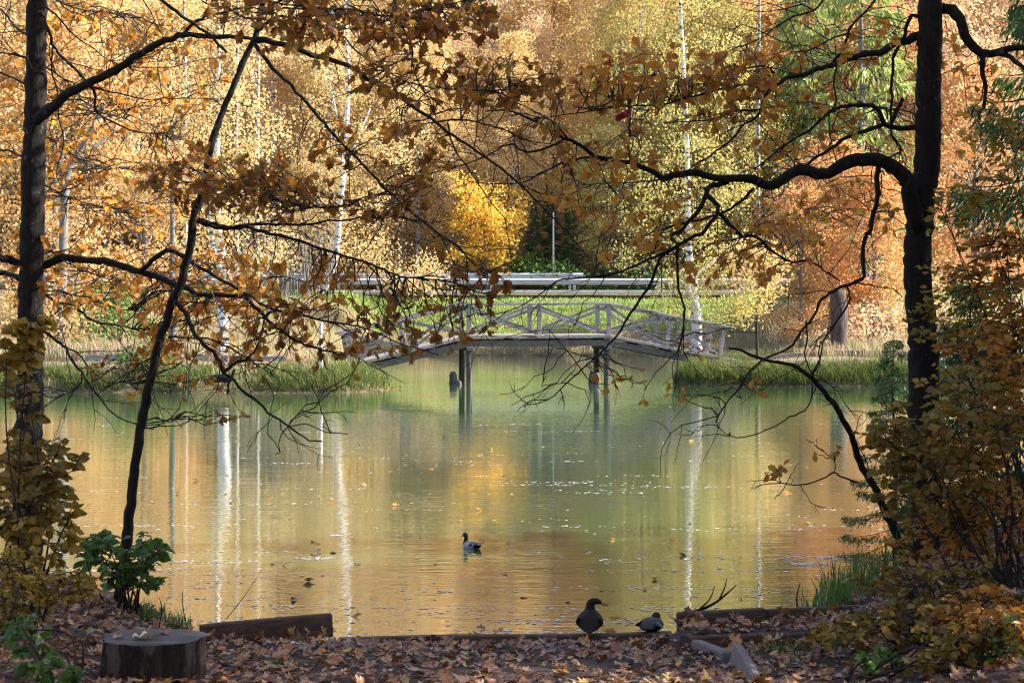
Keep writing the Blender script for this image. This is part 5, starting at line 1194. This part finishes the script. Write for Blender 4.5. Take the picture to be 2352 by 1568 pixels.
# ------------------------------------------------------------------ fallen leaves
def fallen():
    r = np.random.default_rng(11); items = []
    n = 17000; y = r.uniform(11.2, 21, n); x = r.uniform(-5.2, 5.4, n); s = shore_dist(x, y); ok = s > 0.02
    dens = np.where(y > 15.6, 1.0, 0.75) ; dens = np.where(s < 0.25, 0.7, dens); dens *= np.where(0.5 + 0.5 * wav(x * 1.9, y * 3.1) < 0.27, 0.45, 1)
    ok &= r.uniform(0, 1, n) < dens; x, y = x[ok], y[ok]; z = ground_z(x, y)
    px = CX + x / y * FOC; py = HOR + (CH - z) / y * FOC
    sz = r.uniform(0.045, 0.10, len(x)) * np.where(r.uniform(0, 1, len(x)) < .15, 1.35, 1); k = r.integers(0, 2, len(x)); v = r.integers(0, 6, len(x)); yaw = r.uniform(0, 6.28, len(x)); tx = r.normal(0, .28, len(x)); ty = r.normal(0, .28, len(x))
    hx = r.uniform(1.35, 2.9, 90); hy = np.where(r.uniform(0, 1, 90) < .5, 17.40, 16.40) - np.abs(r.normal(0, .06, 90)); hx2 = r.uniform(-2.7, -1.5, 30); hy2 = 17.2 - np.abs(r.normal(0, .05, 30))
    hx = np.concatenate([hx, hx2]); hy = np.concatenate([hy, hy2]); hz = ground_z(hx, hy) + r.uniform(0, .06, len(hx)); m_ = len(hx)
    x = np.concatenate([x, hx]); y = np.concatenate([y, hy]); z = np.concatenate([z, hz]); px = CX + x / y * FOC; py = HOR + (CH - z) / y * FOC
    sz = np.concatenate([sz, r.uniform(.07, .13, m_)]); k = np.concatenate([k, r.integers(0, 2, m_)]); v = np.concatenate([v, r.integers(0, 6, m_)]); yaw = np.concatenate([yaw, r.uniform(0, 6.28, m_)]); tx = np.concatenate([tx, r.normal(.5, .5, m_)]); ty = np.concatenate([ty, r.normal(0, .5, m_)])
    vis = (px > 0) & (px < 2352) & (py < 1568)
    order = np.argsort(np.where(vis, -sz / y, 1)); rest = {}
    for q, i in enumerate(order):
        E = Euler((tx[i], ty[i], yaw[i])).to_matrix(); t = 'oak' if k[i] else 'maple'
        p_ = np.array([x[i], y[i], z[i] + 0.012 + 0.02 * r.uniform()])
        if q < 300:
            ob = bpy.data.objects.new('fallen_leaf', TMESH[t][v[i]]); col.objects.link(ob)
            Mx = E.to_4x4() @ Matrix.Scale(sz[i], 4); Mx.translation = Vector(p_); ob.matrix_world = Mx
            ob.material_slots[0].link = 'OBJECT'; ob.material_slots[0].material = M['litter']
            tag(ob, 'brown fallen leaf lying on the trodden bank in the foreground', 'leaf', 'fallen leaves on the near bank')
        else: rest.setdefault((t, v[i]), []).append((p_, E, sz[i]))
    mb = MB()
    for (t, vv), L_ in rest.items():
        TV, TF = TM[t][vv]; A = np.array([np.array(l[1]) for l in L_])
        V, F, kk = place_template(TV, TF, np.array([l[0] for l in L_]), A[:, :, 0], A[:, :, 1], A[:, :, 2], np.array([l[2] for l in L_]))
        mb.add(V, F, None, np.repeat(r.uniform(0, 1, len(L_)).astype(np.float32), kk))
    tag(link('leaf_litter', mb.mesh('leaf_litter'), M['litter']), 'brown leaf litter covering the near bank', None, None, 'stuff')
fallen()
# leaves lying on the stump
def one_leaf(name, p, sz, yaw, tilt, mat, label, tmpl='maple', v=1, group=None):
    ob = bpy.data.objects.new(name, TMESH[tmpl][v]); col.objects.link(ob)
    Mx = Euler((tilt, tilt * .4, yaw)).to_matrix().to_4x4() @ Matrix.Scale(sz, 4); Mx.translation = Vector(p); ob.matrix_world = Mx
    ob.material_slots[0].link = 'OBJECT'; ob.material_slots[0].material = M[mat]
    return tag(ob, label, 'leaf', group)
c, zt, rr = ST
one_leaf('fallen_leaf', (c[0] - .12, 14.2, zt + .012), .2, 0.2, 0.05, 'pale_leaf', 'pale buff leaf lying on the tree stump')
one_leaf('fallen_leaf', (c[0] + .08, 14.4, zt + .012), .1, 2.0, 0.1, 'litter', 'small brown leaf at the back of the tree stump top')
one_leaf('fallen_leaf', (c[0] - .2, 14.3, zt + .012), .09, 4.0, 0.1, 'litter', 'small brown leaf at the left rim of the tree stump')

# floating leaves: the large ones singly, the small flakes carry sky glints in their colour
r = np.random.default_rng(21); cnt = 0
while cnt < 130:
    u = r.uniform(); y = 17.9 + 26 * u ** 2.2; x = r.uniform(-1150, 1150) / FOC * y
    if shore_dist(x, y) > -0.12: continue
    cnt += 1; t = 'oak' if r.uniform() < .6 else 'maple'
    one_leaf('floating_leaf', (x, y, 0.006), r.uniform(.07, .13), r.uniform(0, 6.28), r.normal(0, .22), 'litter' if r.uniform() < .75 else 'oak_orange', 'brown leaf floating on the pond', t, int(r.integers(0, 6)), 'leaves floating on the pond')
one_leaf('floating_leaf', (*W(1385, 1388, 18.6)[:2], 0.05), .2, 0.6, 1.1, 'oak_orange', 'large curled oak leaf standing up in the water right of the brown duck', 'oak', 2)
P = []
for k in range(150):                                           # bands and rafts of small flakes, pale for the sky's glints
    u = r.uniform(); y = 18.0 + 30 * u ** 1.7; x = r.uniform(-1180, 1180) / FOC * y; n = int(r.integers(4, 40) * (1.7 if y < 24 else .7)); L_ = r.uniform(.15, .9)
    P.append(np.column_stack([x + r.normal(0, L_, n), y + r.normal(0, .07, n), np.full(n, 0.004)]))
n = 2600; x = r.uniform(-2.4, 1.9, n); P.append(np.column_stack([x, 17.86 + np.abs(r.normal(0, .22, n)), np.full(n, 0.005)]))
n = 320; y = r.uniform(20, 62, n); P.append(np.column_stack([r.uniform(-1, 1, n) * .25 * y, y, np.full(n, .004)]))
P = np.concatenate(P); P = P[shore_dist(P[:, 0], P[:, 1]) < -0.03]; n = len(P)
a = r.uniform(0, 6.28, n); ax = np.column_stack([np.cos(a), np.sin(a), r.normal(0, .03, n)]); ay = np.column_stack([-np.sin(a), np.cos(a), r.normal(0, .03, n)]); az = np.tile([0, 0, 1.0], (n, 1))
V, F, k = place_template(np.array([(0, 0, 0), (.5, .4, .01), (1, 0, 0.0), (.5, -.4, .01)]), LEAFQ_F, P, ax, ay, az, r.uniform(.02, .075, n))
tag(link('floating_glint_flakes', mesh_np('floating_glint_flakes', V, F), M['glint_flake']), 'small drifting flakes coloured pale for the sky glints on the pond', None, None, 'stuff')

# ------------------------------------------------------------------ odds and ends
def stick(name, limbs, label, cat='branch', mat='bark_dark'):
    b = np.array(limbs[0][0][:3]); root = empty(name, tuple(b), label, cat)
    for i, L_ in enumerate(limbs):
        Q = smooth_path(np.array(L_, float), 0.04); mb = MB(); tube(mb, Q[:, :3] - b, Q[:, 3], 6)
        link('stem' if i == 0 else 'side_twig', mb.mesh('stem', True), M[mat], root)
def wp(px, py, Y, rad): return (*W(px, py, Y), rad)
stick('dead_branch', [[wp(1556, 1409, 17.7, .012), wp(1600, 1402, 17.75, .014), wp(1640, 1385, 17.85, .011), wp(1670, 1362, 17.9, .008), wp(1692, 1342, 18, .004)], [wp(1605, 1400, 17.76, .009), wp(1630, 1375, 17.7, .006), wp(1642, 1345, 17.7, .003)], [wp(1650, 1380, 17.86, .008), wp(1664, 1350, 17.8, .006), wp(1669, 1328, 17.8, .003)]], 'forked black branch lying on the waterline board and sticking out over the water')
stick('dead_twig', [[wp(1832, 1400, 18.6, .009), wp(1830, 1370, 18.6, .007), wp(1838, 1338, 18.6, .004)]], 'short black stick standing in the water behind the right boards', 'twig')
stick('dead_twig', [[wp(365, 1440, 17.2, .006), wp(372, 1400, 17.2, .005), wp(366, 1372, 17.2, .003)]], 'thin bent stalk behind the tree stump', 'twig')
stick('dead_twig', [[wp(425, 1425, 17.5, .005), wp(419, 1380, 17.5, .004), wp(420, 1360, 17.5, .003)]], 'thin straight stalk at the left end of the tilted timber', 'twig')
stick('dead_twig', [[wp(520, 1420, 18.1, .004), wp(560, 1370, 18.2, .003), wp(600, 1310, 18.3, .002)]], 'thin slanting stem over the water behind the tilted timber', 'twig')
stick('drift_log', [[(*W(470, 878, 59.3), .10), (*W(500, 869, 59.3), .13), (*W(530, 870, 59.2), .12)]], 'dark log lying at the foot of the left bank', 'log')
stick('dead_branch', [[wp(85, 1500, 14.6, .02), wp(88, 1465, 14.8, .018), wp(92, 1440, 15, .014)]], 'short pale stake standing in the leaves left of the stump', 'stake', 'wood_pale')
# scrap of red cloth caught on a branch of the right oak
mb = MB(); c = W(1432, 263, 20.05); g_ = 9
V = []
for i in range(g_):
    for j in range(g_):
        u, v = i / (g_ - 1), j / (g_ - 1); V.append((c[0] + .075 - .15 * u, c[1] + .025 * math.sin(7 * u + 3 * v), c[2] + .05 - .05 * u - (.085 - .03 * u) * v + .012 * math.sin(5 * u)))
idx = np.arange(g_ * g_).reshape(g_, g_); Q = np.stack([idx[:-1, :-1], idx[:-1, 1:], idx[1:, 1:], idx[1:, :-1]], -1).reshape(-1, 4)
V = np.array(V); V2 = np.concatenate([V, V + np.array([0, .006, 0])])
tag(link('red_cloth', mesh_np('red_cloth', V2, np.concatenate([Q, Q[:, ::-1] + g_ * g_]), None, None, True), M['red_cloth']), 'scrap of red cloth caught on a branch above the bridge', 'cloth')

# twigs and broken stalks among the fallen leaves
mb = MB(); r = np.random.default_rng(31)
for i in range(150):
    y = r.uniform(12.5, 17.5); x = r.uniform(-1180, 1180) / FOC * y; a = r.uniform(0, 6.28); L_ = r.uniform(.06, .3)
    q = np.array([[x + math.cos(a) * L_ * t, y + math.sin(a) * L_ * t, float(ground_z(x + math.cos(a) * L_ * t, y + math.sin(a) * L_ * t)) + .02 + .02 * math.sin(5 * t + i)] for t in (-.5, 0, .5)])
    tube(mb, q, [.004, .0035, .002], 4, False)
tag(link('twig_litter', mb.mesh('twig_litter'), M['bark_twig']), 'broken twigs among the fallen leaves', None, None, 'stuff')
# line of leaves washed up along the far waterlines
n = 26000; x = r.uniform(-17, 17, n); y = r.uniform(58.5, 66, n); sd2 = shore_dist(x, y); k = (sd2 < 0.03) & (sd2 > -0.45 * r.uniform(0, 1, n) ** 2.2) & (r.uniform(0, 1, n) < 0.35 + 0.65 * (wav(x * 2.3, y) > 0)); x, y = x[k], y[k]; n = len(x)
a = r.uniform(0, 6.28, n); z0 = np.zeros(n); o1 = np.ones(n)
V, F, k = place_template(LEAFQ_V * (1, 1, .4), LEAFQ_F, np.column_stack([x, y, z0 + .008]), np.column_stack([np.cos(a), np.sin(a), r.normal(0, .2, n)]), np.column_stack([-np.sin(a), np.cos(a), r.normal(0, .2, n)]), np.column_stack([z0, z0, o1]), r.uniform(.06, .13, n))
tag(link('shore_leaves', mesh_np('shore_leaves', V, F, np.repeat(r.uniform(0, 1, n), k)), M['litter']), 'line of fallen leaves washed up along the far waterline', None, None, 'stuff')
# leaves blown over the far footpaths and grass
n = 9000; x = r.uniform(-17, 17, n); y = r.uniform(59, 72, n); k = shore_dist(x, y) > .1; x, y = x[k], y[k]; n = len(x); a = r.uniform(0, 6.28, n); z0 = np.zeros(n)
V, F, k = place_template(LEAFQ_V, LEAFQ_F, np.column_stack([x, y, ground_z(x, y) + .06]), np.column_stack([np.cos(a), np.sin(a), r.normal(0, .3, n)]), np.column_stack([-np.sin(a), np.cos(a), r.normal(0, .3, n)]), np.column_stack([z0, z0, z0 + 1]), r.uniform(.06, .13, n))
tag(link('leaf_litter', mesh_np('leaf_litter', V, F, np.repeat(r.uniform(0, 1, n), k)), M['litter']), 'fallen leaves on the far footpaths', None, None, 'stuff')
